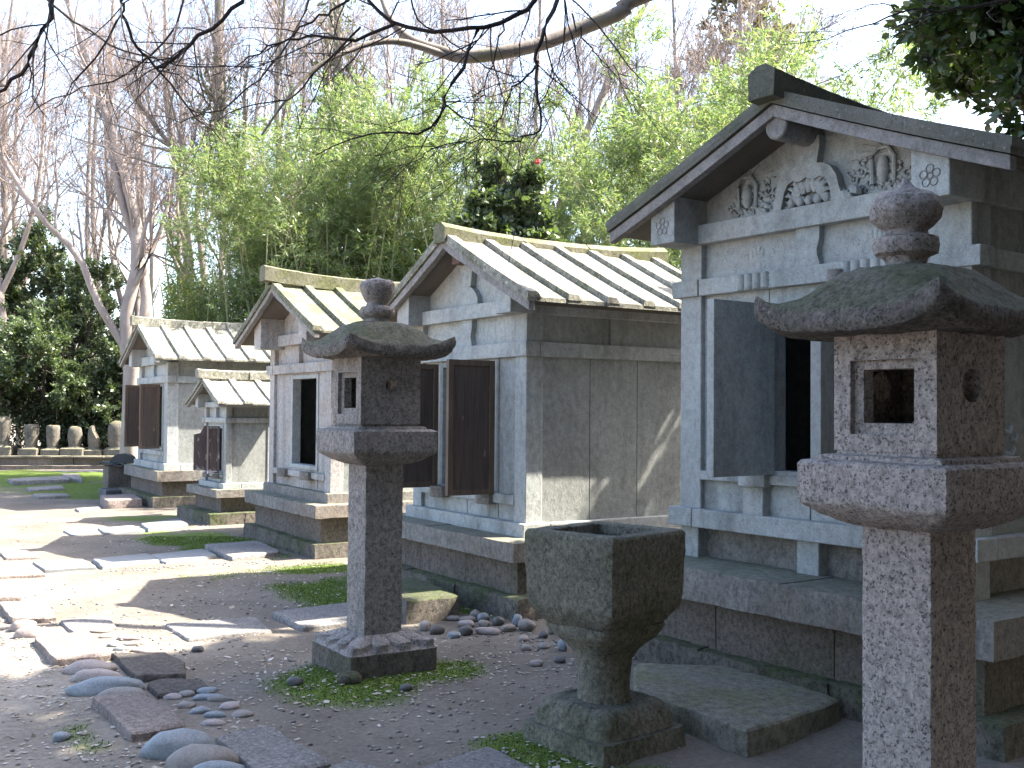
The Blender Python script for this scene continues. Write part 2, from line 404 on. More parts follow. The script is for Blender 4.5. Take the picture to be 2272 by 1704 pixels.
M['chips'] = leaf_mat('pale_chips', [(0.42, 0.37, 0.32), (0.30, 0.26, 0.22), (0.48, 0.45, 0.42), (0.20, 0.15, 0.11), (0.36, 0.30, 0.22)], 0.8, 0.05)

# ------------------------------------------------------------------ ground
MOSS = [  # x, y, radius x, radius y, rotation, strength
    (-0.80, 5.95, 0.62, 0.42, 0.55, 1.0), (-0.55, 6.05, 0.52, 0.34, 0.2, 0.9), (0.16, 4.72, 0.30, 0.34, -0.8, 1.1), (0.45, 4.45, 0.30, 0.12, 0.2, 0.7),
    (-1.35, 8.75, 0.55, 1.2, 0.55, 0.8), (-1.0, 9.3, 0.5, 0.9, 0.5, 0.8), (-2.0, 10.0, 0.8, 0.5, 0.5, 0.75),
    (-3.0, 11.6, 0.55, 1.0, 0.6, 0.95), (-3.6, 12.2, 0.6, 0.8, 0.5, 0.85), (-4.4, 13.0, 0.5, 0.5, 0.5, 0.6), (-4.9, 14.6, 0.6, 0.7, 0.5, 0.8),
    (-9.6, 22.3, 2.6, 2.4, 0.6, 1.2), (-7.9, 20.0, 1.6, 1.9, 0.5, 1.0), (-7.0, 18.5, 0.9, 1.3, 0.5, 0.9), (-12.5, 23.5, 2.2, 1.6, 0.3, 1.2),
    (-1.9, 4.9, 0.12, 0.3, 0.55, 0.6), (-0.3, 8.1, 0.35, 0.5, 0.6, 0.6), (-3.9, 10.0, 0.35, 0.15, 0.6, 0.5), (-2.02, 6.15, 0.10, 0.25, 0.6, 0.45),
]
def moss_mask(x, y):
    m = np.zeros_like(x)
    for cx, cy, rx, ry, a, s in MOSS:
        dx = x - cx; dy = y - cy
        u = dx * math.cos(a) + dy * math.sin(a); v = -dx * math.sin(a) + dy * math.cos(a)
        d = np.sqrt((u / rx) ** 2 + (v / ry) ** 2)
        m = np.maximum(m, s * np.clip(1.35 - d, 0, 1))
    n = fbm(x * 2.2, y * 2.2, 11, 5)
    return np.clip((m + (n - 0.5) * 1.3 * (m > 0.02) - 0.28) * 2.6, 0, 1)
def ground_z(x, y):
    z = (fbm(x * 0.9, y * 0.9, 3, 3) - 0.45) * 0.05 + (fbm(x * 6, y * 6, 5, 3) - 0.45) * 0.014
    # mound of moss round the lantern foot
    z = z + 0.03 * np.exp(-(((x + 0.8) / 0.5) ** 2 + ((y - 6.0) / 0.42) ** 2))
    z = z + 0.10 * np.exp(-(((x + 10.2) / 2.2) ** 2 + ((y - 22.6) / 1.8) ** 2))
    # trodden path left of the kerb lies a little lower
    d = (x + 1.75) * 0.84 + (y - 4.85) * 0.545
    z = z - 0.035 * np.clip(-d / 0.25, 0, 1)
    return z

def build_ground():
    xs = np.concatenate([np.arange(-16, -6, 0.12), np.arange(-6, 3.2, 0.035), np.arange(3.2, 9, 0.15)])
    ys = np.concatenate([np.arange(1.5, 3.6, 0.12), np.arange(3.6, 12, 0.035), np.arange(12, 19, 0.08), np.arange(19, 34, 0.2)])
    # coarse skirt to the horizon
    far = [60, 140, 500]
    xs = np.concatenate([[-q for q in far[::-1]], [-32], xs, [14, 28], far])
    ys = np.concatenate([[-q for q in far[::-1]], [-20, -4], ys, [42], [70, 150, 520]])
    X, Y = np.meshgrid(xs, ys)
    Z = ground_z(X, Y)
    nx, ny = len(xs), len(ys)
    V = np.stack([X.ravel(), Y.ravel(), Z.ravel()], 1)
    i = np.arange((ny - 1) * nx).reshape(ny - 1, nx)[:, :-1].ravel()
    F = np.stack([i, i + 1, i + nx + 1, i + nx], 1)
    t = NT('soil')
    at = t.n.new("ShaderNodeAttribute"); at.attribute_name = "moss"
    c = t.mix(t.ramp(t.noise(1.3, 6, 0.65), [(0.35, BW(0)), (0.65, BW(1))]), (0.125, 0.108, 0.09), (0.18, 0.157, 0.132))
    pa = t.n.new("ShaderNodeAttribute"); pa.attribute_name = "path"
    c = t.mix(pa.outputs["Fac"], c, t.mix(t.ramp(t.noise(2.0, 6, 0.65), [(0.35, BW(0)), (0.65, BW(1))]), (0.23, 0.20, 0.165), (0.31, 0.275, 0.235)))
    c = t.mix(0.7, c, t.ramp(t.noise(38, 4, 0.7), [(0.3, BW(0.55)), (0.55, BW(1.0)), (0.8, BW(1.35))]), 'MULTIPLY')
    vz = t.vor(55); c = t.mix(t.ramp(vz.outputs["Distance"], [(0.10, BW(0.5)), (0.17, BW(0))]), c, (0.33, 0.30, 0.27))
    mc = t.mix(t.ramp(t.noise(14, 5, 0.7), [(0.35, BW(0)), (0.65, BW(1))]), (0.05, 0.085, 0.014), (0.115, 0.155, 0.03))
    c = t.mix(at.outputs["Fac"], c, mc)
    b = t.bump(t.noise(60, 6, 0.75), 0.6, 0.012)
    b = t.bump(t.noise(7, 4, 0.6), 0.4, 0.03, b)
    m = t.done(c, 0.95, b, 0.2)
    me = np_mesh('ground', V, F, m, smooth=True)
    a = me.attributes.new("moss", 'FLOAT', 'POINT')
    a.data.foreach_set("value", moss_mask(X, Y).ravel().astype(np.float32))
    d = (X + 1.75) * 0.84 + (Y - 4.85) * 0.545
    pm = np.clip((0.9 - d + (fbm(X * 1.2, Y * 1.2, 31, 4) - 0.5) * 2.2) / 1.6, 0, 1) * np.clip((Y - 2) / 3, 0.5, 1)
    a = me.attributes.new("path", 'FLOAT', 'POINT')
    a.data.foreach_set("value", pm.ravel().astype(np.float32))
    o = bpy.data.objects.new('ground', me); link(o)
    tag(o, kind='structure')
build_ground()

def gz(x, y):
    return float(ground_z(np.array([x], float), np.array([y], float))[0])

# ------------------------------------------------------------------ shrines
def roof_line(P):
    """underside height of the roof as a function of local x"""
    ap, ev, half, sag = P['apexb'], P['eaveb'], P['half'], P['sag']
    def zu(x):
        t = abs(x) / half
        return ap - (ap - ev) * t + sag * 4 * (t * t - t) * 0.5
    return zu

def spiral(cx, cz, r0, r1, turns, a0, y, n=14, flip=1):
    return [(cx + flip * (r0 + (r1 - r0) * k / (n - 1)) * math.cos(a0 + turns * 2 * PI * k / (n - 1)), y,
             cz + (r0 + (r1 - r0) * k / (n - 1)) * math.sin(a0 + turns * 2 * PI * k / (n - 1))) for k in range(n)]

def shrine(P):
    reseed()
    yaw = P['yaw']
    root = thing('stone_shrine', (P['c'][0], P['c'][1], 0), R(yaw - 90), P['label'], 'shrine', 'row of stone shrines')
    ST = M[P['mat']]
    hw, pw, D = P['hw'], P['pw'], P['depth']
    fi, si = P['inset']           # how far the base slab reaches beyond the body: front, sides
    sl = P.get('inset_left', si)
    zs, zp, zt, zb = P['step'], P['slab_b'], P['slab_t'], P['bc_t']
    l0, l1 = P['lb']; t0, t1 = P['tie']
    zu = roof_line(P)
    ov = 0.10
    # --- rough ground course
    mb = MB(); so = P['step_out']
    xa, xb = -hw - sl + ov - so[1], hw + si - ov + so[1]
    ya = -fi + ov - so[0]
    n = max(2, int((xb - xa) / 0.8))
    for k in range(n):
        a = xa + (xb - xa) * k / n; b = xa + (xb - xa) * (k + 1) / n
        mb.box(a + 0.004, b - 0.004, ya - 0.01 * (k % 2), ya + 0.45, -0.10, zs - 0.006 * (k % 2))
    yy = ya + 0.45; k = 0
    while yy < D + 0.3:
        e = min(yy + 0.65, D + 0.36)
        mb.box(xb - 0.42, xb - 0.012 * (k % 2), yy + 0.006, e - 0.006, -0.10, zs - 0.008 * ((k + 1) % 2))
        mb.box(xa, xa + 0.42, yy + 0.006, e - 0.006, -0.10, zs)
        yy = e; k += 1
    mb.box(xa + 0.4, xb - 0.4, ya + 0.4, D + 0.3, -0.1, zs - 0.03)
    mb.build('ground_course', M['rough'], root, bevel=0.02, rough=(0.011, 0.11, 0.10))
    # --- plinth wall of dressed blocks
    mb = MB(); xa, xb, ya = -hw - sl + ov, hw + si - ov, -fi + ov
    n = P.get('blocks', 3)
    for k in range(n):
        a = xa + (xb - xa) * k / n; b = xa + (xb - xa) * (k + 1) / n
        mb.box(a + (0.004 if k else 0), b - (0.004 if k < n - 1 else 0), ya, ya + 0.3, zs - 0.03, zp + 0.01)
    n2 = max(2, int(D / 0.7))
    for k in range(n2):
        a = ya + 0.304 + (D + 0.1 - ya - 0.3) * k / n2; b = ya + 0.304 + (D + 0.1 - ya - 0.3) * (k + 1) / n2 - 0.006
        mb.box(xb - 0.25, xb, a, b, zs - 0.03, zp + 0.01); mb.box(xa, xa + 0.25, a, b, zs - 0.03, zp + 0.01)
    mb.build('plinth', M['plinth'], root, bevel=0.012, rough=(0.004, 0.08, 0.12))
    # --- platform slab
    mb = MB(); xa, xb, ya, yb = -hw - sl, hw + si, -fi, D + min(fi, si)
    cut = xa + (xb - xa) * P.get('slab_cut', 0.45)
    mb.box(xa, cut - 0.002, ya + 0.004, ya + 0.6, zp, zt); mb.box(cut + 0.002, xb, ya, ya + 0.6, zp, zt - 0.004)
    mb.box(xa + 0.003, xb - 0.004, ya + 0.603, yb, zp + 0.002, zt - 0.002)
    mb.build('platform', M['slabstone'], root, bevel=0.014, rough=(P.get('slab_rough', 0.004), 0.09, 0.10))
    # --- base course or raised floor storey
    if P.get('raised'):
        f0, f1 = P['floor']
        for x, y in ((-hw + 0.002, 0.006), (-pw * 0.42, 0.006), (hw - pw * 0.85, 0.006), (hw - 0.155, D - 0.16)):
            mb = MB(); mb.box(x, x + pw * 0.85, y, y + 0.15, zt - 0.01, f0 + 0.01)
            mb.build('floor_post', ST, root, bevel=0.006)
        mb = MB()
        mb.box(-hw + 0.1, hw - 0.1, 0.085, 0.16, zt - 0.01, f0 + 0.01)
        for k in range(3):
            a = 0.17 + (D - 0.34) * k / 3; b = 0.17 + (D - 0.34) * (k + 1) / 3 - 0.006
            mb.box(hw - 0.14, hw - 0.07, a, b, zt - 0.01, f0 + 0.01); mb.box(-hw + 0.07, -hw + 0.14, a, b, zt - 0.01, f0 + 0.01)
        mb.build('floor_panel', M['slabstone'], root, bevel=0.004)
        mb = MB()
        mb.box(-hw - 0.055, -hw + pw - 0.03, -0.05, 0.13, f0, f1 + 0.002); mb.box(-hw + pw - 0.026, hw + 0.055, -0.048, 0.13, f0, f1)
        mb.box(hw - 0.12, hw + 0.053, 0.132, D * 0.5, f0, f1 - 0.003); mb.box(hw - 0.12, hw + 0.055, D * 0.5 + 0.004, D + 0.04, f0, f1 - 0.003); mb.box(-hw - 0.053, -hw + 0.12, 0.132, D + 0.04, f0, f1 - 0.003)
        mb.box(-hw + 0.12, hw - 0.12, 0.132, D, f0, f1 - 0.01)
        mb.build('floor_beam', ST, root, bevel=0.006)
        zb = f1
    else:
        mb = MB()
        mb.box(-hw - 0.045, hw + 0.045, -0.05, 0.2, zt - 0.01, zb)
        mb.box(hw - 0.2, hw + 0.043, 0.203, D + 0.04, zt - 0.01, zb - 0.002); mb.box(-hw - 0.043, -hw + 0.2, 0.203, D + 0.04, zt - 0.01, zb - 0.002)
        mb.box(-hw + 0.2, hw - 0.2, 0.2, D, zt - 0.01, zb - 0.01)
        mb.build('base_course', M['slabstone'] if P['mat'] == 'shrine_old' else ST, root, bevel=0.008)
    # --- corner posts
    for sx in (-1, 1):
        for y in (0, D - pw):
            mb = MB(); x0, x1 = sorted((sx * hw, sx * (hw - pw)))
            mb.box(x0, x1, y, y + pw, zb - 0.005, t0 + 0.02)
            mb.build('post', ST, root, bevel=0.006)
    # --- lower beam ring
    mb = MB(); e = P.get('beam_out', 0.05)
    if P['beam_split']:
        mb.box(-hw - e, -hw + pw - 0.01, -0.024, 0.11, l0 - 0.001, l1 + 0.001)
        mb.box(-hw + pw - 0.004, hw + e, -0.02, 0.11, l0, l1)
    else:
        mb.box(-hw - e, hw + 0.022, -0.02, 0.11, l0, l1)
    mb.box(hw - 0.1, hw + 0.02, 0.112, D + 0.02, l0 + 0.001, l1 - 0.001)
    mb.box(-hw - 0.02, -hw + 0.1, 0.112, D + 0.02, l0 + 0.001, l1 - 0.001)
    mb.box(-hw + 0.1, hw - 0.1, D - 0.1, D + 0.015, l0, l1)
    # round mouldings carved on the beam
    for c in P.get('mould', []):
        for q in range(4):
            mb.tube([(c - 0.10 + q * 0.062, -0.012, l0 + 0.004), (c - 0.10 + q * 0.062, -0.012, l1 - 0.004)], 0.03, 10)
    mb.build('lower_beam', ST, root, bevel=0.005)
    # --- tie beam
    mb = MB(); pc, pwid = P['purl']
    mb.box(-pc, pc, -0.03, 0.10, t0, t1)
    mb.build('tie_beam', ST, root, bevel=0.006)
    mb = MB(); mb.box(-pc, pc, D - 0.1, D + 0.03, t0, t1)
    mb.build('tie_beam', ST, root, bevel=0.006)
    # --- side and rear walls
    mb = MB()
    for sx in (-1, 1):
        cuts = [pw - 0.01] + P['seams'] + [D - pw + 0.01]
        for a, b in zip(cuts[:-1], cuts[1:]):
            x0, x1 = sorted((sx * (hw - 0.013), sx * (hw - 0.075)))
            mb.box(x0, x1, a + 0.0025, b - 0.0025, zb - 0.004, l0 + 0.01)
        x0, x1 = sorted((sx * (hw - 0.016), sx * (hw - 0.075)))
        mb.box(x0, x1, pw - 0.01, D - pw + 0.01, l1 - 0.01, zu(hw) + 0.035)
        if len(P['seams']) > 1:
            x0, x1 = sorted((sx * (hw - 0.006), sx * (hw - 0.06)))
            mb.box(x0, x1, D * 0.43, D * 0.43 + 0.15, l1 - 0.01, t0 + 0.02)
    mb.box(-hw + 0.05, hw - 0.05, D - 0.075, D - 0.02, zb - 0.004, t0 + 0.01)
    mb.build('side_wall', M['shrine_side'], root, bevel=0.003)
    # --- front wall with doorway
    ox0, ox1 = P['open']; d0, d1 = P['door_z']
    mb = MB(); yA, yB = 0.035, 0.095
    mb.box(-hw + pw - 0.01, ox0 - 0.05, yA, yB, zb - 0.004, l0 + 0.01)
    mb.box(ox1 + 0.05, hw - (pw if P.get('right_post', True) else 0.05) + 0.01, yA if P.get('right_post', True) else 0.008, yB, zb - 0.004, l0 + 0.01)
    nb = P.get('under_cut', 0.5)
    mb.box(ox0 - 0.045, ox0 + (ox1 - ox0) * nb - 0.004, yA - 0.004, yB, zb - 0.004, d0 - 0.02)
    mb.box(ox0 + (ox1 - ox0) * nb + 0.004, ox1 + 0.045, yA - 0.004, yB, zb - 0.004, d0 - 0.02)
    mb.box(ox0 - 0.045, ox1 + 0.045, yA, yB, d1 + 0.04, l0 + 0.01)
    # frieze panel above the beam
    mb.box(-hw + pw - 0.01, hw - pw + 0.01, 0.05, 0.10, l1 - 0.01, t0 + 0.01)
    mb.build('front_wall', ST, root, bevel=0.004)
    fr = MB()
    fr.box(ox0 - 0.052, ox0, yA - 0.012, yB + 0.03, d0, d1 + 0.045); fr.box(ox1, ox1 + 0.052, yA - 0.012, yB + 0.03, d0, d1 + 0.045)
    fr.box(ox0, ox1, yA - 0.010, yB + 0.03, d1, d1 + 0.045); fr.box(ox0 - 0.06, ox1 + 0.06, yA - 0.02, yB + 0.04, d0 - 0.045, d0)
    fr.build('door_frame', M[P.get('frame_mat', P['mat'])], root, bevel=0.004)
    # sill rail and pivot corbels
    s0, s1 = P['sill']
    mb = MB(); mb.box(-hw + pw * P.get('sill_l', 1.0) - 0.005, hw - pw + 0.005, -0.012, 0.06, s0, s1)
    mb.build('sill', ST, root, bevel=0.004)
    for cx in P.get('corbel', []):
        mb = MB(); cw = P['corbel_w'] / 2
        ring = [(-cw, 0.0), (-cw, -0.07)] + [(-cw + 2 * cw * k / 8, -0.07 - 0.045 * math.sin(PI * k / 8)) for k in range(1, 8)] + [(cw, -0.07), (cw, 0.0)]
        mb.loft([[(cx + x, y + 0.02, z) for x, y in ring] for z in (s0 - 0.015, s1 + 0.004)])
        if P.get('raised'):
            mb.box(cx - cw * 0.75, cx + cw * 0.75, -0.035, 0.07, zb - 0.005, s0 - 0.012)
        mb.build('corbel', M[P.get('corbel_mat', 'slabstone')], root, bevel=0.006)
    # --- gable: tympanum, strut, bracket
    gx = P['purl'][0] - P['purl'][1] / 2 + 0.02
    top = [(x, zu(x) + 0.04) for x in np.linspace(-gx, gx, 13)]
    for yy0, yy1 in ((0.05, 0.11), (D - 0.11, D - 0.05)):
        mb = MB(); mb.strip_y(top, [(x, t1 - 0.02) for x, z in top], yy0, yy1)
        mb.build('gable_panel', ST, root)
    # bracket under the tie beam
    bw = P['brk']
    mb = MB(); h = t0 - l1; zc = l1
    prof = [(bw * 0.95, zc), (bw * 0.72, zc + h * 0.28), (bw * 0.7, zc + h * 0.42), (bw * 0.86, zc + h * 0.62), (bw * 0.9, zc + h * 0.72), (bw * 0.9, t0 + 0.005)]
    poly = prof + [(-x, z) for x, z in prof[::-1]]
    mb.prism_y([(x, z) for x, z in poly], 0.002, 0.06)
    mb.build('bracket', ST, root, bevel=0.003)
    # frog-leg strut in the gable
    if P['strut']:
        mb = MB(); s = P['strut']; z0 = t1 - 0.004
        out = []
        for k in range(13):
            a = PI * k / 12
            out.append((s * 0.62 * math.cos(a) * (1.0 + 0.25 * abs(math.cos(a)) ** 3), z0 + s * 0.72 * math.sin(a) ** 0.75))
        if P.get('carved'):
            ho = [(0.80, 0), (0.70, 0.09), (0.63, 0.25), (0.585, 0.43), (0.47, 0.59), (0.33, 0.66), (0.15, 0.69), (0, 0.69)]
            hi = [(0.52, 0), (0.48, 0.13), (0.45, 0.28), (0.38, 0.41), (0.27, 0.46), (0.15, 0.42), (0.07, 0.45), (0, 0.48)]
            out = [(x * s, z0 + z * s) for x, z in ho] + [(-x * s, z0 + z * s) for x, z in ho[-2::-1]]
            inn = [(x * s, z0 + z * s) for x, z in hi] + [(-x * s, z0 + z * s) for x, z in hi[-2::-1]]
            mb.strip_y([(x, z) for x, z in out[::-1]], [(x, z) for x, z in inn[::-1]], -0.012, 0.06)
            for sx in (-1, 1):
                mb.tube(spiral(sx * s * 0.86, z0 + s * 0.10, s * 0.10, s * 0.03, 1.2, PI * 0.9, 0.0, 16, sx), [0.035] * 8 + [0.03, 0.026, 0.022, 0.018, 0.015, 0.012, 0.01, 0.008], 8)
                mb.box(min(sx * s * 0.5, sx * s * 0.9), max(sx * s * 0.5, sx * s * 0.9), -0.008, 0.06, z0, z0 + 0.05)
        else:
            mb.prism_y(out, 0.0, 0.06)
        zt2 = z0 + s * 0.72
        zq = zu(0) - 0.02
        mb.prism_y([(-bw * 0.75, zt2 - 0.01), (bw * 0.75, zt2 - 0.01), (bw * 0.95, zt2 + (zq - zt2) * 0.45), (bw * 0.95, zq - 0.05), (-bw * 0.95, zq - 0.05), (-bw * 0.95, zt2 + (zq - zt2) * 0.45)], -0.004, 0.06)
        mb.build('frog_leg_strut', ST, root, bevel=0.004)
    # --- purlins
    pf, pz0 = P['purl_f'], P['purl_z']
    for sx in (-1, 1):
        a, b = sx * pc - pwid / 2, sx * pc + pwid / 2
        mb = MB(); mb.prism_y([(a, pz0), (b, pz0), (b, zu(b) + 0.032), (a, zu(a) + 0.032)], pf, D + 0.2)
        pu = mb.build('purlin', ST, root, bevel=0.006)
        if P.get('crest'):
            # plum-blossom crest: five rings round a small one
            cb = MB(); cx, cz = (a + b) / 2, pz0 + 0.105
            def ringt(x, z, r): cb.tube([(x + r * math.cos(q), pf - 0.001, z + r * math.sin(q)) for q in np.linspace(0, 2 * PI, 19)], 0.0032, 5, False)
            ringt(cx, cz, 0.014)
            for k in range(5):
                q = PI / 2 + 2 * PI * k / 5
                ringt(cx + 0.036 * math.cos(q), cz + 0.036 * math.sin(q), 0.0195)
            cb.build('plum_crest', M['barge'], pu, smooth=True)
    mb = MB(); rp = P['rpurl']
    if P.get('round_purl'):
        mb.tube([(0, pf - 0.03, zu(0) - rp * 0.9 + 0.02), (0, D + 0.2, zu(0) - rp * 0.9 + 0.02)], rp, 14)
        mb.build('ridge_purlin', M['barge'], root, smooth=True, bevel=0.01)
    else:
        mb.box(-rp, rp, pf + 0.06, D + 0.15, zu(0) - 2 * rp + 0.01, zu(0) + 0.02)
        mb.build('ridge_purlin', M['wood_red' if P.get('red') else 'barge'], root, bevel=0.006)
    # --- bargeboards
    half, wf = P['half'], P['barge_y']; bh = P['barge_h']
    for sx in (-1, 1):
        xs = np.linspace(0.0, half - 0.012, 12)
        wav = P.get('chip', 0)
        top = [(sx * x, zu(x) + bh) for x in xs]; bot = [(sx * x, zu(x) - wav * abs(math.sin(x * 9)) * max(0, 1 - x / half * 1.6)) for x in xs]
        if sx < 0: top, bot = top[::-1], bot[::-1]
        mb = MB(); mb.strip_y(top, bot, wf, wf + 0.055)
        mb.build('bargeboard', M['barge'], root, bevel=0.004)
    # --- roof slabs with raised rolls
    rear = D + abs(wf) * 0.9
    RM = M[P['roof_mat']]
    mb = MB(); th = P['roof_t']
    for sx in (-1, 1):
        xs = np.linspace(0.0, half, 13)
        def seg(y0, y1, lo, hi, hx):
            nonlocal_mb = mb
            q = [x * hx / half for x in xs]
            top = [(sx * x, zu(x) + hi) for x in q]; bot = [(sx * x, zu(x) + lo) for x in q]
            if sx < 0: top, bot = top[::-1], bot[::-1]
            nonlocal_mb.strip_y(top, bot, y0, y1)
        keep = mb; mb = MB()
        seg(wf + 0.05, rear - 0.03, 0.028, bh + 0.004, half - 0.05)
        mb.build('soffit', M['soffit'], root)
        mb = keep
        y = wf - 0.018; k = 0
        while y < rear - 0.05:
            y1 = min(y + P['roll'], rear)
            jit = random.uniform(-0.006, 0.006)
            seg(y + (0.002 if k else 0), y1 - 0.002, bh + 0.006, th + jit * 0.5, half + jit)
            # roll at the front edge of each slab
            rw, rh = P['roll_w'], P['roll_h']
            q = np.linspace(0.05, half + 0.006 + jit, 13)
            vs = []
            for x in q:
                z = zu(x) + th + jit * 0.5 - 0.004
                vs += [(sx * x, y - 0.001, z), (sx * x, y + 0.005, z + rh), (sx * x, y + rw - 0.035, z + rh * 0.92), (sx * x, y + rw, z)]
            fs = []
            for i in range(12):
                o = i * 4
                for a, b in ((0, 1), (1, 2), (2, 3)):
                    f = (o + a, o + b, o + 4 + b, o + 4 + a)
                    fs.append(f if sx > 0 else f[::-1])
            f = (48, 49, 50, 51); fs.append(f if sx > 0 else f[::-1])
            mb.add(vs, fs)
            y = y1; k += 1
    ro = mb.build('roof', RM, root)
    # --- ridge beam of stone segments, turned up at the ends
    rf, rz0, rz1, rw = P['ridge_y'], P['ridge_z'][0], P['ridge_z'][1], P['ridge_w']
    L = rear + abs(rf - wf) - rf
    lift = P['ridge_lift']; mid = (rf + rear) / 2
    cuts = [0, 0.34, 0.62, 1.0]
    mb = MB()
    for ci in range(3):
        a, b = rf + L * cuts[ci], rf + L * cuts[ci + 1]
        rings = []; sh = (0.006, -0.006, 0.004)[ci]
        for k in range(7):
            y = a + 0.003 + (b - a - 0.006) * k / 6
            tt = min(1.0, abs((y - mid) / (L / 2))); q = lift * (tt ** 2.2 - 1)
            taper = 1 - 0.08 * (1 - tt)
            w2 = rw / 2 * taper + sh
            zb2 = rz0 + q * 0.9; zt2 = rz1 + q
            rings.append([(-w2, y, zb2), (w2, y, zb2), (w2 * 1.04, y, zt2), (w2 * 0.35, y, zt2 + P['ridge_peak']), (-w2 * 0.35, y, zt2 + P['ridge_peak']), (-w2 * 1.04, y, zt2)])
        mb.loft([r[::-1] for r in rings])
    mb.build('ridge_beam', M[P['ridge_mat']], root, bevel=0.008, rough=(0.004, 0.10, 0.14))
    # blocks packed under the ridge
    mb = MB(); y = wf + 0.03
    while y < rear - 0.2:
        ln = random.uniform(0.2, 0.4)
        mb.box(-rw * 0.36, rw * 0.36, y, y + ln - 0.03, zu(0) + th - 0.06, rz0 - lift * 0.3 + 0.02); y += ln
    mb.build('ridge_packing', M[P['ridge_mat']], root, bevel=0.006)
    # --- doors
    for dd in P.get('doors', []):
        hx, ang, Ld, kind = dd
        hinge = bpy.data.objects.new('door', None)
        z0, z1 = d0 - P.get('leaf_low', 0.02), d1 + P.get('leaf_up', 0.03)
        sgn = 1 if hx < 0 else -1
        mb = MB()
        if kind == 'stone':
            mb.box(0, Ld, -0.026, 0.026, z0, z1)
            dm, rm = M['shrine'], None
        else:
            mb.box(0.03, Ld - 0.03, -0.010, 0.010, z0 + 0.03, z1 - 0.03)
            dm = M['wood_peel' if kind == 'peel' else 'wood']; rm = M['wood_peel' if kind == 'peel' else 'wood_rail']
        if kind == 'broken':
            mb = MB(); mb.prism_y([(0.02, z0 + 0.02), (Ld, z0 + 0.02), (Ld, z1 - 0.12), (Ld * 0.55, z1 - 0.10), (Ld * 0.3, z1), (0.02, z1)], -0.01, 0.01)
            dm = M['wood_peel']; rm = None
        dob = mb.build('door', dm, root, bevel=0.003)
        dob.location = (hx, -0.01, 0)
        dob.rotation_euler = (0, 0, ang)
        bpy.data.objects.remove(hinge)
        if rm:
            fb = MB(); fw = P.get('rail', 0.045)
            fb.box(0, fw, -0.02, 0.02, z0, z1); fb.box(Ld - fw, Ld, -0.02, 0.02, z0, z1)
            fb.box(fw, Ld - fw, -0.018, 0.018, z0, z0 + fw); fb.box(fw, Ld - fw, -0.018, 0.018, z1 - fw, z1)
            fb.build('door_rails', rm, dob, bevel=0.003)
    for cx in P.get('head', []):
        mb = MB(); mb.tube([(cx, -0.05, l0 - 0.06), (cx, -0.05, l0 + 0.055)], 0.045, 12)
        mb.build('pivot_head', M['barge'], root, smooth=True)
    # --- carving on the great shrine
    if P.get('carved'):
        cb = MB(); z0 = t1; s = P['strut']
        # lotus in the arch
        for k in range(7):
            a = R(-66 + 22 * k)
            cb.ball((0.20 * s * math.sin(a) * 1.5, 0.02, z0 + s * 0.15 + s * 0.22 * math.cos(a)), (0.028, 0.022, 0.055), 8, 6)
        for k in range(5):
            cb.ball((-0.12 + 0.06 * k, 0.015, z0 + s * 0.10), (0.026, 0.02, 0.03), 8, 6)
        for k in range(9):
            a = R(-76 + 19 * k)
            cb.tube([(0.07 * math.sin(a), 0.012, z0 + 0.04 + 0.05 * math.cos(a)), (0.14 * math.sin(a), 0.004, z0 + 0.05 + 0.12 * math.cos(a)), (0.19 * math.sin(a), 0.016, z0 + 0.04 + 0.15 * math.cos(a))], [0.006, 0.012, 0.004], 6)
        cb.build('relief_carving', ST, root, smooth=True)
        for sx in (-1, 1):
            cb = MB()
            x0_, x1_ = sorted((sx * 0.02, sx * (hw - pw)))
            cb.box(x0_, x1_, 0.046, 0.06, l1 - 0.002, t0 + 0.002)
            x0_, x1_ = sorted((sx * 0.06, sx * 0.72))
            cb.prism_y([(x0_, t1 - 0.03), (x1_, t1 - 0.03), (x1_, t1 + 0.05), (x0_, t1 + 0.05)], 0.046, 0.07)
            for q in range(4):
                cb.tube(spiral(sx * (0.05 + 0.055 * q), z0 + 0.035 + 0.012 * (q % 2), 0.028, 0.006, 1.3, 0.4 + q, 0.02, 12, sx), 0.0075, 6)
            cb.tube(spiral(sx * s * 0.34, z0 + s * 0.28, 0.05, 0.01, 1.4, 1.0, 0.018, 14, sx), 0.009, 6)
            for q in range(11):
                rx = sx * (s * 0.98 + 0.052 * (q % 5)); rz = z0 + 0.045 + 0.075 * (q // 5) + 0.02 * (q % 2)
                if rz > zu(rx) - 0.05: continue
                cb.tube(spiral(rx, rz, 0.036, 0.007, 1.3, q * 1.7, 0.046, 12, sx * (1 if q % 2 else -1)), 0.0095, 6)
            # covered jars and curling ribbons either side
            jx = sx * s * 1.35
            cb.ball((jx, 0.035, z0 + 0.13), (0.035, 0.03, 0.075), 12, 8)
            cb.tube([(jx - 0.065, 0.035, z0 + 0.06), (jx - 0.07, 0.03, z0 + 0.19), (jx - 0.03, 0.03, z0 + 0.245), (jx + 0.03, 0.03, z0 + 0.245), (jx + 0.07, 0.03, z0 + 0.19), (jx + 0.065, 0.035, z0 + 0.06)], 0.012, 6)
            for q in range(4):
                cb.tube(spiral(jx + sx * (0.11 + 0.035 * q) * (1 if q < 2 else -1), z0 + 0.05 + 0.03 * q, 0.035, 0.008, 1.25, q * 1.3, 0.045, 12, sx), 0.008, 6)
            for q in range(6):
                a = R(20 + 16 * q)
                cb.tube([(jx + sx * 0.02, 0.045, z0 + 0.23), (jx - sx * 0.24 * math.cos(a) * 0.9, 0.045, z0 + 0.16 + 0.16 * math.sin(a))], 0.005, 5)
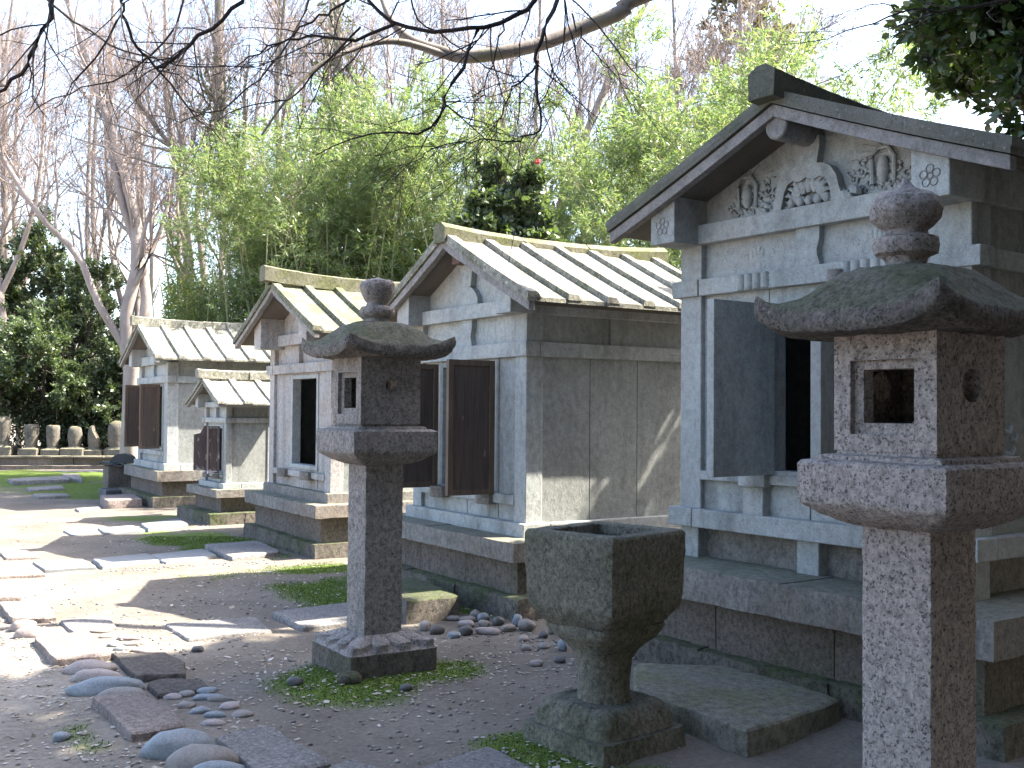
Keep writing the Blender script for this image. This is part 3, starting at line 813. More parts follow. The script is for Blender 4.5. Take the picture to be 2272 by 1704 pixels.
            # shallow scrolls on the frieze
            for q in range(9):
                fx = sx * (0.17 + 0.062 * q); fz = l1 + 0.06 + 0.10 * ((q * 5) % 3) / 2.2
                cb.tube(spiral(fx, fz, 0.032, 0.008, 1.1, q * 0.9, 0.049, 10, sx), 0.0055, 5)
            for q in range(4):
                a = R(35 + 37 * q)
                cb.ball((sx * 0.40 + 0.05 * math.cos(a), 0.05, l1 + 0.10 + 0.04 * math.sin(a)), (0.02, 0.010, 0.032), 8, 5)
            cb.build('relief_carving', ST, root, smooth=True)
        sb = MB()
        for q, (yy2, zz, ln) in enumerate([(0.30, 1.42, 0.07), (0.36, 1.38, 0.06), (0.31, 1.31, 0.09), (0.38, 1.27, 0.05), (0.32, 1.20, 0.06), (0.37, 1.14, 0.07), (0.31, 1.08, 0.05)]):
            sb.tube([(hw - 0.014, yy2, zz), (hw - 0.004, yy2 + ln * 0.5, zz - 0.015), (hw - 0.014, yy2 + ln, zz + 0.02)], 0.014, 6)
        sb.build('side_relief', ST, root, smooth=True)
    return root

COMMON = dict(sag=0.02, beam_split=True, roll=0.36, roll_w=0.125, roll_h=0.046)
A = dict(COMMON, c=(1.641, 5.958), yaw=36, hw=0.983, pw=0.175, depth=2.3, inset=(0.39, 0.33), mat='shrine', step=0.156, step_out=(0.10, 0.15), slab_b=0.424, slab_t=0.604, bc_t=0.7,
         raised=True, floor=(0.793, 0.905), lb=(2.217, 2.318), tie=(2.535, 2.655), apexb=3.11, eaveb=2.575, half=1.35, purl=(0.91, 0.205), purl_f=-0.235, purl_z=2.53,
         seams=[0.8, 1.5], open=(-0.25, 0.25), door_z=(1.165, 2.09), sill=(1.085, 1.14), corbel=[-0.36, 0.36], corbel_w=0.2, corbel_mat='shrine', brk=0.09, strut=0.345, carved=True, crest=True, rpurl=0.075, round_purl=True,
         barge_y=-0.29, barge_h=0.068, roof_t=0.112, roof_mat='roof_dark', ridge_y=-0.39, ridge_z=(3.20, 3.345), ridge_w=0.165, ridge_peak=0.035, ridge_lift=0.085, ridge_mat='ridge_dark', blocks=3, slab_cut=0.55,
         mould=[-0.37, 0.37], doors=[(-0.245, R(-90), 0.50, 'stone'), (0.245, R(-68), 0.5, 'stone')], head=[0.225], beam_out=0.055,
         label='largest stone shrine at right with carved gable, plum crests and dark mossy roof')
B = dict(COMMON, c=(-0.385, 8.837), yaw=33.2, hw=0.90, pw=0.155, depth=1.88, inset=(0.30, 0.30), mat='shrine', step=0.165, step_out=(0.13, 0.20), slab_b=0.410, slab_t=0.552, bc_t=0.650,
         lb=(1.912, 2.025), tie=(2.242, 2.36), apexb=2.82, eaveb=2.215, half=1.27, purl=(0.815, 0.22), purl_f=-0.165, purl_z=2.235, seams=[0.614, 1.095], open=(-0.42, 0.42), door_z=(0.862, 1.86), sill=(0.776, 0.851),
         corbel=[-0.39, 0.36], corbel_w=0.2, brk=0.10, strut=0.235, rpurl=0.065, red=True, barge_y=-0.225, barge_h=0.065, roof_t=0.105, roof_mat='roof', ridge_y=-0.265, ridge_z=(2.865, 2.985), ridge_w=0.175, ridge_peak=0.045, ridge_lift=0.055, ridge_mat='ridge',
         beam_split=False, beam_out=0.02, doors=[(-0.45, R(-90), 0.42, 'wood'), (0.455, R(-90), 0.42, 'wood')], right_post=True, chip=0.012, under_cut=0.5,
         label='stone shrine behind the water basin with sunlit ribbed roof and open dark wooden doors')
Cs = dict(COMMON, c=(-2.363, 11.848), yaw=32, hw=0.936, pw=0.15, depth=1.9, inset=(0.24, 0.22), inset_left=0.14, mat='shrine_old', step=0.147, step_out=(0.10, 0.12), slab_b=0.400, slab_t=0.532, bc_t=0.632,
          lb=(1.895, 2.0), tie=(2.212, 2.337), apexb=2.775, eaveb=2.20, half=1.285, purl=(0.71, 0.23), purl_f=-0.235, purl_z=2.18, seams=[0.62, 1.12], open=(-0.24, 0.47), door_z=(0.885, 1.83), sill=(0.75, 0.815),
          corbel=[-0.38, 0.33], corbel_w=0.22, brk=0.0001, strut=0, rpurl=0.05, barge_y=-0.325, barge_h=0.05, roof_t=0.085, roof_mat='roof_mossy', ridge_y=-0.43, ridge_z=(2.895, 3.045), ridge_w=0.17, ridge_peak=0.02, ridge_lift=0.08, ridge_mat='ridge',
          beam_out=0.07, slab_rough=0.010, blocks=3, frame_mat='shrine', roll_h=0.05, chip=0.02,
          label='weathered stone shrine with doorless black doorway, behind the tall lantern')
Ds = dict(COMMON, c=(-5.718, 17.036), yaw=32.25, hw=0.916, pw=0.17, depth=1.75, inset=(0.18, 0.18), mat='shrine', step=0.168, step_out=(0.16, 0.16), slab_b=0.393, slab_t=0.550, bc_t=0.650,
          lb=(1.88, 1.985), tie=(2.175, 2.315), apexb=2.735, eaveb=2.165, half=1.2, purl=(0.74, 0.19), purl_f=-0.185, purl_z=2.165, seams=[0.6, 1.1], open=(-0.50, 0.50), door_z=(0.885, 1.83), sill=(0.76, 0.83),
          corbel=[], corbel_w=0.2, brk=0.05, strut=0.0, rpurl=0.05, barge_y=-0.25, barge_h=0.045, roof_t=0.08, roof_mat='roof', ridge_y=-0.352, ridge_z=(2.80, 2.935), ridge_w=0.15, ridge_peak=0.015, ridge_lift=0.04, ridge_mat='roof',
          doors=[(-0.50, R(-90), 0.30, 'wood'), (0.50, R(-90), 0.30, 'wood')], beam_out=0.05,
          label='farthest stone shrine on the left, its wooden doors open, near the grave markers')
Es = dict(COMMON, c=(-3.998, 14.429), yaw=34.25, hw=0.445, pw=0.085, depth=0.66, inset=(0.176, 0.176), mat='shrine', step=0.150, step_out=(0.20, 0.20), slab_b=0.340, slab_t=0.446, bc_t=0.514,
          lb=(1.305, 1.372), tie=(1.507, 1.579), apexb=1.828, eaveb=1.503, half=0.675, purl=(0.39, 0.12), purl_f=-0.125, purl_z=1.51, seams=[], open=(-0.22, 0.22), door_z=(0.655, 1.23), sill=(0.58, 0.62),
          corbel=[-0.2, 0.2], corbel_w=0.1, brk=0.045, strut=0.0, rpurl=0.03, barge_y=-0.18, barge_h=0.035, roof_t=0.062, roof_mat='roof', ridge_y=-0.257, ridge_z=(1.902, 2.008), ridge_w=0.12, ridge_peak=0.018, ridge_lift=0.015, ridge_mat='roof',
          doors=[(-0.22, R(-90), 0.2, 'broken'), (0.22, R(-80), 0.17, 'peel')], roll=0.36, roll_w=0.12, roll_h=0.035, beam_out=0.03, rail=0.02,
          label='smallest stone shrine, child-sized, with peeling brown doors between two bigger shrines')
for P in (A, B, Cs, Ds, Es):
    shrine(P)

# ------------------------------------------------------------------ lanterns and basin
def sqring(half, n, z, N=64, lift=0.0, rot=0.0):
    out = []
    for k in range(N):
        a = 2 * PI * k / N
        c, s = math.cos(a), math.sin(a)
        r = half / ((abs(c) ** n + abs(s) ** n) ** (1.0 / n))
        cor = max(0.0, (r / half - 1) / 0.4142)
        out.append((r * c, r * s, z + lift * cor ** 2.2))
    return out

def lotus(mb, half0, half1, z0, z1, n0=20, n1=10, petals=12, amp=0.014, bulge=0.0, tstart=0.0):
    """sloping top carved with petals, from outer edge (half0,z0) in to (half1,z1)"""
    N = 288; T = 34
    rings = []
    for j in range(T + 1):
        t = j / T
        ring = []
        for k in range(N):
            a = 2 * PI * k / N
            c, s = math.cos(a), math.sin(a)
            nn = n0 + (n1 - n0) * t
            hf = half0 + (half1 - half0) * t
            r = hf / ((abs(c) ** nn + abs(s) ** nn) ** (1.0 / nn))
            sl = ((a / (2 * PI) * petals + 0.5 + petals / 8.0) % 1.0) * 2 - 1
            edge = 0.10 + 0.42 * abs(sl) ** 3.2          # petal tip reaches furthest in its middle
            inside = 1 / (1 + math.exp(-(t - edge) * 60))
            h = inside * (0.35 + 0.65 * max(0.0, math.cos(sl * PI * 0.5)) ** 0.8) * (1 - 0.6 * t)
            rim = (math.exp(-((t - edge - 0.035) / 0.03) ** 2) * 0.45 + inside * 0.28 * math.exp(-((abs(sl) - 0.80) / 0.06) ** 2) * (1 - t)) 
            groove = -0.30 * math.exp(-((abs(sl) - 1) / 0.06) ** 2) * (1 - t * 0.6) * inside
            zz = z0 + (z1 - z0) * (t ** 0.85) + bulge * math.sin(PI * t) + amp * (h + rim + groove)
            rr = r + amp * 0.5 * h
            ring.append((rr * c, rr * s, zz))
        rings.append(ring)
    return rings

def lantern(loc, rz, mats, label, o, ball):
    reseed()
    g, cap = mats
    root = thing('stone_lantern', loc, rz, label, 'stone lantern', 'stone lanterns before the shrines')
    # foot
    mb = MB(); mb.loft([sqring(0.272, 30, -0.10), sqring(0.274, 30, 0.0), sqring(0.272, 30, 0.15)])
    mb.build('foot_block', M['plinth'], root, rough=(0.004, 0.07, 0.05))
    mb = MB(); rings = lotus(mb, 0.27, 0.135, 0.148, 0.222, 30, 24, 12, 0.028)
    mb.loft(rings, True, True); mb.build('lotus_seat', g, root, smooth=True)
    # post
    h = o['post'] / 2
    zs = np.linspace(0.215, 1.20, 26)
    mb = MB(); mb.loft([sqring(h, 34, z, 80) for z in zs])
    po = mb.build('post', g, root, rough=(0.0035, 0.035, 0.03))
    # platform
    ph = o['plat'] / 2
    mb = MB(); mb.loft([sqring(h + 0.02, 26, 1.185), sqring(ph * 0.80, 26, 1.215), sqring(ph * 0.985, 30, 1.252), sqring(ph, 34, 1.262), sqring(ph, 34, 1.375), sqring(ph - 0.008, 30, 1.383),
                        sqring(ph - 0.045, 34, 1.388), sqring(ph - 0.048, 34, 1.401), sqring(ph - 0.085, 34, 1.405), sqring(ph - 0.088, 34, 1.418)])
    mb.build('platform', g, root, rough=(0.005, 0.04, 0.035))
    # fire box: four faces with openings, hollow inside
    fh = o['fire'] / 2; z0, z1 = 1.416, o.get('fire_top', 1.795)
    mb = MB(); N = 32
    def face(side, kind):
        zc = (z0 + z1) / 2; hz = (z1 - z0) / 2
        def rect(hx, hzz, d, cz=0.0):
            pts = []
            for k in range(N):
                a = 2 * PI * k / N; c, s = math.cos(a), math.sin(a); m = max(abs(c), abs(s))
                pts.append((c / m * hx, d, zc + cz + s / m * hzz))
            return pts
        def circ(r, d, cz=0.0): return [(r * math.cos(2 * PI * k / N), d, zc + cz + r * math.sin(2 * PI * k / N)) for k in range(N)]
        if kind == 'window': L = [rect(fh, hz, -fh), rect(fh * 0.66, hz * 0.63, -fh, -0.015), rect(fh * 0.66, hz * 0.63, -fh + 0.022, -0.015), rect(fh * 0.49, hz * 0.46, -fh + 0.026, -0.012), rect(fh * 0.48, hz * 0.45, -fh + 0.07, -0.012)]
        elif kind == 'hole': L = [rect(fh, hz, -fh), circ(0.036, -fh, 0.03), circ(0.035, -fh + 0.07, 0.03)]
        else: L = [rect(fh, hz, -fh), circ(0.050, -fh, 0.02), circ(0.046, -fh + 0.045, 0.02), [(0.0, -fh + 0.048, zc + 0.02)] * N]
        q = Matrix.Rotation(side, 3, 'Z')
        rings = [[tuple(q @ Vector(p)) for p in r] for r in L]
        mb.loft(rings, False, False)
    # the faces turned to the path (-y) and to the grove have windows, the other two a round hole
    face(0, 'window'); face(PI, 'window'); face(PI / 2, o['side']); face(-PI / 2, o['side'])
    i = fh - 0.07
    mb.add([(-i, -i, z0 + 0.035), (i, -i, z0 + 0.035), (i, i, z0 + 0.035), (-i, i, z0 + 0.035)], [(0, 1, 2, 3)])
    mb.add([(-fh, -fh, z0), (fh, -fh, z0), (fh, fh, z0), (-fh, fh, z0)], [(3, 2, 1, 0)])
    mb.add([(-fh, -fh, z1), (fh, -fh, z1), (fh, fh, z1), (-fh, fh, z1)], [(0, 1, 2, 3)])
    # inner walls above and beside the openings
    mb.build('fire_box', g, root, smooth=True)
    mb = MB(); mb.ball((0.03, 0.0, z0 + 0.06), (0.06, 0.05, 0.045), 10, 6)
    mb.build('lamp_stone', g, root, smooth=True)
    # cap
    ch = o['cap'] / 2
    prof = [(0.10, 2, 2.003, 0), (0.15, 2.2, 1.997, 0), (0.19, 2.6, 1.982, 0), (0.225, 3.2, 1.955, 0), (0.25, 3.8, 1.928, 0.002), (0.275, 5, 1.903, 0.008), (0.30, 8, 1.882, 0.026), (0.32, 14, 1.868, 0.050), (0.331, 30, 1.861, 0.070),
            (0.3355, 30, 1.853, 0.073), (0.338, 30, 1.832, 0.070), (0.335, 30, 1.808, 0.064), (0.327, 28, 1.795, 0.058), (0.29, 20, 1.794, 0.026), (0.20, 20, 1.792, 0)]
    dz = o.get('cap_dz', 0.0)
    prof = [(a, b, c + dz, d) for a, b, c, d in prof]
    s = ch / 0.335
    mb = MB(); rings = []
    for k in range(len(prof) - 1):
        for q in np.linspace(0, 1, 3)[:-1]:
            a, b = prof[k], prof[k + 1]
            v = [a[m] + (b[m] - a[m]) * q for m in range(4)]
            rings.append(sqring(v[0] * s, v[1], v[2], 96, v[3]))
    rings.append(sqring(prof[-1][0] * s, prof[-1][1], prof[-1][2], 96, 0))
    mb.loft([r[::-1] for r in rings])
    co = mb.build('cap', cap, root, rough=(0.006, 0.04, 0.035))
    off = Matrix.Rotation(-rz, 3, 'Z') @ Vector((o.get('lean', 0.0), 0, 0))
    co.location = off
    # finial: ring and jewel
    mb = MB()
    if ball == 'bud':
        pr = [(0.070, 2.0), (0.068, 2.028), (0.088, 2.036), (0.102, 2.052), (0.103, 2.072), (0.094, 2.09), (0.066, 2.098), (0.062, 2.118), (0.075, 2.132), (0.092, 2.165), (0.103, 2.20), (0.104, 2.222), (0.092, 2.242), (0.05, 2.254), (0.014, 2.262), (0.003, 2.266)]
    else:
        pr = [(0.068, 2.0), (0.060, 2.02), (0.066, 2.034), (0.092, 2.046), (0.100, 2.07), (0.094, 2.094), (0.066, 2.102), (0.062, 2.118), (0.08, 2.130), (0.103, 2.155), (0.109, 2.185), (0.098, 2.215), (0.066, 2.236), (0.03, 2.248), (0.014, 2.268), (0.003, 2.285)]
    mb.loft([[(r * math.cos(2 * PI * k / 40), r * math.sin(2 * PI * k / 40), z) for k in range(40)] for r, z in pr])
    fo = mb.build('finial', M['granite_grey'] if ball == 'bud' else M['granite_grey'], root, rough=(0.004, 0.035, 0.03))
    fo.location = off + Vector((0, 0, dz))
    return root

# local axes follow the shrines: +y into the depth of the row
lantern((-0.785, 6.21, 0.0), R(33.3 - 90), (M['granite_grey'], M['cap']), 'whole grey stone lantern on a square lotus foot ringed by moss', dict(post=0.238, plat=0.53, fire=0.374, cap=0.675, side='hole'), 'bud')
lantern((1.247, 3.285, -0.03), R(35.5 - 90), (M['granite'], M['cap']), 'nearest pinkish granite lantern at right, its foot below the picture', dict(post=0.238, plat=0.52, fire=0.353, cap=0.655, side='disc', fire_top=1.771, cap_dz=-0.026, lean=-0.038), 'jewel')

def basin():
    reseed()
    root = thing('water_basin', (0.43, 4.905, 0), R(40 - 90), 'mossy square stone water basin standing on a flared lotus pedestal', 'water basin')
    mb = MB(); mb.loft([sqring(0.265, 26, -0.06), sqring(0.266, 26, 0.0), sqring(0.262, 24, 0.085)])
    mb.build('foot_block', M['basin'], root, rough=(0.006, 0.07, 0.05))
    mb = MB(); rings = lotus(mb, 0.238, 0.168, 0.086, 0.195, 10, 3, 12, 0.015, 0.034)
    mb.loft(rings, True, True); mb.build('lotus_seat', M['basin'], root, smooth=True)
    mb = MB()
    ss = [(0.122, 2, 0.18), (0.118, 2, 0.22), (0.116, 2.1, 0.28), (0.116, 2.2, 0.33), (0.122, 2.4, 0.38), (0.137, 2.8, 0.42), (0.163, 3.6, 0.455), (0.190, 5, 0.485), (0.203, 7, 0.512), (0.207, 9, 0.532), (0.204, 9, 0.548)]
    mb.loft([sqring(*q) for q in ss])
    mb.build('stem', M['basin'], root, rough=(0.004, 0.06, 0.04))
    mb = MB()
    ss = [(0.192, 8, 0.535), (0.214, 12, 0.56), (0.243, 20, 0.605), (0.253, 26, 0.632), (0.258, 30, 0.70), (0.262, 30, 0.78), (0.265, 30, 0.86), (0.265, 30, 0.945), (0.261, 28, 0.957), (0.255, 28, 0.962), (0.188, 22, 0.962), (0.181, 22, 0.956), (0.178, 22, 0.90), (0.175, 22, 0.80)]
    mb.loft([sqring(*q, 96) for q in ss])
    bo = mb.build('bowl', M['basin'], root, rough=(0.0045, 0.08, 0.04))
    bo.rotation_euler = (0, 0, R(5))
    mb = MB(); mb.loft([sqring(0.183, 22, 0.918)], False, True)
    wo = mb.build('water', M['water'], root, smooth=True)
    wo.rotation_euler = (0, 0, R(5))
basin()

# ------------------------------------------------------------------ flat stones
def slab(name, poly, z1, thick, mat, label, cat, group=None, amp=0.012, tilt=0.0, sub=7):
    """irregular flat stone: outline, top height, thickness"""
    reseed(); s = _seedc[0]
    # keep counter-clockwise
    A2 = sum(poly[i][0] * poly[(i + 1) % len(poly)][1] - poly[(i + 1) % len(poly)][0] * poly[i][1] for i in range(len(poly)))
    if A2 < 0: poly = poly[::-1]
    cx = sum(p[0] for p in poly) / len(poly); cy = sum(p[1] for p in poly) / len(poly)
    pts = []
    for i in range(len(poly)):
        a, b = Vector(poly[i]), Vector(poly[(i + 1) % len(poly)])
        for k in range(sub):
            q = a.lerp(b, k / sub)
            if k == 0: q = q + (Vector((cx, cy)) - q) * 0.03
            nv = mnoise.noise_vector(Vector((q.x * 6 + s, q.y * 6, 0))) * amp + mnoise.noise_vector(Vector((q.x * 19 + s, q.y * 19, 3))) * amp * 0.5
            pts.append((q.x + nv.x - cx, q.y + nv.y - cy))
    ins = lambda f, dz: [(x * (1 - f), y * (1 - f), dz) for x, y in pts]
    L = max(abs(p[0]) + abs(p[1]) for p in pts)
    e = min(0.05, 0.016 / L)
    rings = [ins(-e * 0.6, -thick), ins(-e * 0.3, -thick * 0.4), ins(0, -0.012), ins(e, -0.002), ins(e * 3, 0.0)]
    for f in (0.3, 0.55, 0.8): rings.append(ins(f, 0.0))
    mb = MB(); mb.loft([[(x, y, z + (mnoise.noise(Vector((x * 5 + s, y * 5, z * 20))) * amp * 0.35 if z > -0.01 else 0) + tilt * x) for x, y, z in r] for r in rings], False, True)
    o = mb.build(name, mat, None, smooth=True)
    o.location = (cx, cy, z1 - (0.012 if z1 < 0.06 else 0))
    tag(o, label, cat, group)
    return o

KB = 'long stones edging the trodden path'
slab('kerb_stone', [(-4.50, 8.85), (-4.12, 8.22), (-3.76, 8.28), (-4.15, 8.95)], 0.05, 0.13, M['flag_pink'], 'sunlit kerb stone farthest along the path edge', 'kerb stone', KB)
slab('kerb_stone', [(-3.84, 8.05), (-3.43, 7.41), (-3.14, 7.47), (-3.50, 8.12)], 0.055, 0.15, M['flag_pink'], 'brightly sunlit reddish kerb stone with cobbles below its near end', 'kerb stone', KB)
slab('kerb_stone', [(-3.03, 6.84), (-2.64, 6.24), (-2.35, 6.37), (-2.74, 7.03)], 0.055, 0.15, M['flag_pink'], 'middle pinkish kerb stone half in sun, between two groups of cobbles', 'kerb stone', KB)
slab('kerb_stone', [(-2.12, 5.46), (-1.92, 5.17), (-1.69, 4.83), (-1.49, 4.98), (-1.68, 5.30), (-1.92, 5.54)], 0.055, 0.16, M['flag_pink'], 'nearest kerb stone, reddish with a mossy near side, in the shade', 'kerb stone', KB)
SS = 'flat stepping stones'
slab('stepping_stone', [(-3.14, 7.48), (-2.87, 7.07), (-2.64, 7.26), (-2.86, 7.64)], 0.035, 0.1, M['flag_grey'], 'small bright flagstone inside the sunlit kerb stone', 'stepping stone', SS)
slab('stepping_stone', [(-2.38, 6.43), (-2.03, 5.88), (-1.78, 5.93), (-1.85, 6.15), (-2.07, 6.48)], 0.05, 0.1, M['flag_brown'], 'brown layered schist flagstone beside the cobbles', 'stepping stone', SS, 0.02)
slab('stepping_stone', [(-1.95, 5.79), (-1.82, 5.56), (-1.58, 5.72), (-1.67, 5.87), (-1.9, 5.9)], 0.035, 0.1, M['flag_brown'], 'small dark brown flagstone just above the pebbles', 'stepping stone', SS, 0.018)
slab('stepping_stone', [(-1.33, 4.86), (-1.0, 4.36), (-0.74, 4.53), (-1.14, 5.06)], 0.035, 0.1, M['flag_grey'], 'large grey granite flagstone at the bottom beside two big cobbles', 'stepping stone', SS, 0.01)
slab('stepping_stone', [(-0.86, 4.30), (-0.67, 4.60), (-0.50, 4.45), (-0.62, 4.20)], 0.03, 0.1, M['flag_grey'], 'corner of a grey flagstone cut by the lower picture edge', 'stepping stone', SS, 0.01)
slab('stepping_stone', [(-0.48, 4.36), (-0.09, 4.79), (0.16, 4.42), (-0.15, 4.10)], 0.03, 0.1, M['flag_grey'], 'grey flagstone left of the mossy patch by the basin foot', 'stepping stone', SS, 0.01)
slab('stepping_stone', [(-2.38, 7.38), (-2.06, 6.88), (-1.57, 7.17), (-1.81, 7.65)], 0.035, 0.1, M['flag_grey'], 'flagstone crossed by the shadow corner, left of the tall lantern', 'stepping stone', SS, 0.012)
slab('stepping_stone', [(-1.73, 7.77), (-1.40, 7.23), (-0.92, 7.55), (-1.18, 8.2)], 0.05, 0.12, M['flag_grey'], 'dark-edged flagstone directly behind the tall lantern post', 'stepping stone', SS, 0.01)
slab('stepping_stone', [(-3.28, 11.5), (-2.72, 10.5), (-2.35, 11.0), (-2.80, 11.9)], 0.055, 0.12, M['flag_grey'], 'rough grey flagstone against the weathered shrine', 'stepping stone', SS, 0.02)
slab('stepping_stone', [(-3.61, 10.74), (-3.29, 10.25), (-2.93, 10.76), (-3.22, 11.25)], 0.045, 0.12, M['flag_blue'], 'blue-grey flagstone second from the weathered shrine', 'stepping stone', SS, 0.006)
slab('stepping_stone', [(-4.06, 10.43), (-3.78, 9.95), (-3.38, 10.38), (-3.67, 10.85)], 0.045, 0.12, M['flag_blue'], 'blue-grey flagstone third from the weathered shrine', 'stepping stone', SS, 0.006)
slab('stepping_stone', [(-4.56, 10.23), (-4.23, 9.75), (-3.84, 9.98), (-4.17, 10.47)], 0.04, 0.12, M['flag_blue'], 'half sunlit flagstone at the path end of the blue-grey row', 'stepping stone', SS, 0.006)
slab('stepping_stone', [(-5.17, 10.88), (-4.93, 10.50), (-4.62, 10.58), (-5.07, 11.19)], 0.035, 0.1, M['flag_pink'], 'pale flagstone at the left edge beyond the blue-grey row', 'stepping stone', SS, 0.01)
slab('stepping_stone', [(-4.85, 9.95), (-4.45, 9.35), (-4.1, 9.5), (-4.5, 10.1)], 0.04, 0.1, M['flag_pink'], 'washed-out flagstone in full sun at the left picture edge', 'stepping stone', SS, 0.01)
slab('stepping_stone', [(-4.7, 13.63), (-4.4, 13.02), (-4.09, 13.64), (-4.40, 14.2)], 0.045, 0.1, M['flag_blue'], 'dark flagstone beside the smallest shrine', 'stepping stone', SS, 0.006)
slab('stepping_stone', [(-5.03, 13.06), (-4.76, 12.58), (-4.40, 12.95), (-4.73, 13.44)], 0.045, 0.1, M['flag_blue'], 'pale blue flagstone second from the smallest shrine', 'stepping stone', SS, 0.006)
slab('stepping_stone', [(-5.33, 12.78), (-5.08, 12.39), (-4.82, 12.64), (-5.07, 13.05)], 0.045, 0.1, M['flag_blue'], 'sunlit end flagstone of the row to the smallest shrine', 'stepping stone', SS, 0.006)
slab('stepping_stone', [(-9.79, 20.84), (-9.36, 20.17), (-8.54, 20.85), (-9.1, 21.8)], 0.10, 0.16, M['flag_grey'], 'mossy flagstone lying on the far green mound', 'stepping stone', SS, 0.03)
slab('stepping_stone', [(-9.5, 22.6), (-8.66, 21.13), (-8.34, 20.9), (-9.2, 22.8)], 0.09, 0.16, M['flag_grey'], 'narrow flagstone running away beside the far green mound', 'stepping stone', SS, 0.03)
slab('stepping_stone', [(-10.3, 24.2), (-9.77, 23.56), (-8.84, 24.3), (-9.3, 25.0)], 0.06, 0.12, M['flag_grey'], 'farthest flagstone, in front of the grave terrace', 'stepping stone', SS, 0.03)
slab('stepping_stone', [(-8.77, 19.43), (-8.43, 18.84), (-8.05, 19.38), (-8.45, 20.14)], 0.05, 0.1, M['flag_grey'], 'flagstone half sunk in moss below the far mound', 'stepping stone', SS, 0.02)
slab('stepping_stone', [(-8.05, 18.06), (-7.7, 17.46), (-7.31, 17.81), (-7.59, 18.27)], 0.05, 0.1, M['flag_grey'], 'thin flagstone in the moss left of the farthest shrine', 'stepping stone', SS, 0.02)
slab('stepping_stone', [(-6.36, 15.64), (-6.17, 15.33), (-6.02, 15.75), (-6.14, 15.96)], 0.04, 0.1, M['flag_grey'], 'little flagstone in front of the farthest shrine step', 'stepping stone', SS, 0.015)
slab('step_stone', [(-6.43, 16.75), (-5.97, 15.84), (-5.53, 16.1), (-5.98, 17.0)], 0.13, 0.22, M['flag_pink'], 'reddish doorstep slab of the farthest shrine', 'doorstep', None, 0.02)
slab('step_stone', [(-1.10, 8.42), (-0.72, 7.52), (-0.36, 7.74), (-0.76, 8.6)], 0.165, 0.26, M['rough'], 'mossy doorstep block between the tall lantern and the cobble heap', 'doorstep', None, 0.015)
slab('step_stone', [(0.70, 5.98), (1.22, 5.93), (1.63, 5.26), (1.05, 4.72), (0.62, 5.40)], 0.108, 0.2, M['slab_moss'], 'broad greenish slab behind the water basin', 'doorstep', None, 0.015)
slab('stray_stone', [(-6.95, 18.0), (-6.65, 17.6), (-6.35, 17.8), (-6.6, 18.3)], 0.14, 0.25, M['tile'], 'dark boulder beside the farthest shrine base', 'stone', None, 0.03)

# ------------------------------------------------------------------ cobbles
def cobble(loc, rx, ry, rz_, ang, mat, label, group=None, name='cobble', sink=0.35, tilt=0.0):
    reseed(); s = _seedc[0]
    bm = bmesh.new(); bmesh.ops.create_icosphere(bm, subdivisions=3, radius=1.0)
    for v in bm.verts:
        n = mnoise.noise(v.co * 1.1 + Vector((s, 0, 0))) * 0.22 + mnoise.noise(v.co * 2.6 + Vector((0, s, 0))) * 0.07
        v.co *= 1 + n
        p = v.co
        v.co = Vector((math.copysign(abs(p.x) ** 0.9, p.x) * rx, math.copysign(abs(p.y) ** 0.9, p.y) * ry, p.z * rz_))
    me = bpy.data.meshes.new(name); bm.to_mesh(me); bm.free(); me.materials.append(mat)
    for p in me.polygons: p.use_smooth = True
    o = bpy.data.objects.new(name, me); link(o)
    o.location = (loc[0], loc[1], gz(loc[0], loc[1]) + rz_ * (1 - 2 * sink) if len(loc) == 2 else loc[2])
    o.rotation_euler = (tilt, 0, ang)
    tag(o, label, 'cobble', group); return o
KG = 'cobbles set in the path edge'
aK = R(-22)
for args in [
    ((-2.37, 6.10), 0.145, 0.075, 0.05, R(5), 'cob_pink', 'pale whitish cobble, first below the middle kerb stone'),
    ((-2.27, 5.93), 0.14, 0.06, 0.045, R(8), 'cob_pink', 'slim pinkish cobble between the whitish and the long blue ones'),
    ((-2.13, 5.70), 0.19, 0.075, 0.06, R(12), 'cob_blue', 'long blue-grey cobble, biggest of its group of four'),
    ((-2.0, 5.57), 0.13, 0.06, 0.045, R(8), 'cob_grey', 'grey cobble touching the nearest kerb stone'),
    ((-3.27, 7.24), 0.09, 0.06, 0.05, R(10), 'cob_pink', 'sunlit cobble just below the bright kerb stone'),
    ((-3.12, 7.02), 0.11, 0.06, 0.05, R(5), 'cob_pink', 'sunlit cobble just above the middle kerb stone'),
    ((-1.43, 4.68), 0.15, 0.085, 0.075, R(22), 'cob_blue', 'big smooth blue-grey cobble near the bottom edge'),
    ((-1.29, 4.52), 0.15, 0.09, 0.075, R(15), 'cob_grey', 'big smooth brown-grey cobble near the bottom edge'),
    ((-1.20, 4.40), 0.12, 0.06, 0.05, R(5), 'cob_blue', 'bluish cobble peeping over the bottom edge'),
]:
    cobble(args[0], *args[1:5], M[args[5]], args[6], KG)
PG = 'flat pebbles beside the kerb'
pl = [(-2.45, 6.95, .16, .04), (-2.48, 6.77, .10, .04), (-2.37, 6.81, .14, .03), (-2.25, 6.63, .155, .05), (-2.40, 6.67, .107, .03), (-2.74, 7.19, .157, .05), (-2.62, 7.02, .12, .04),
      (-1.60, 5.70, .116, .046), (-1.69, 5.64, .098, .041), (-1.74, 5.58, .098, .033), (-1.55, 5.56, .16, .03), (-1.62, 5.41, .087, .047), (-1.40, 5.40, .11, .047), (-1.52, 5.31, .108, .031), (-1.30, 5.26, .107, .038), (-1.40, 5.11, .119, .03), (-1.43, 5.24, .107, .023), (-1.48, 5.51, .14, .018)]
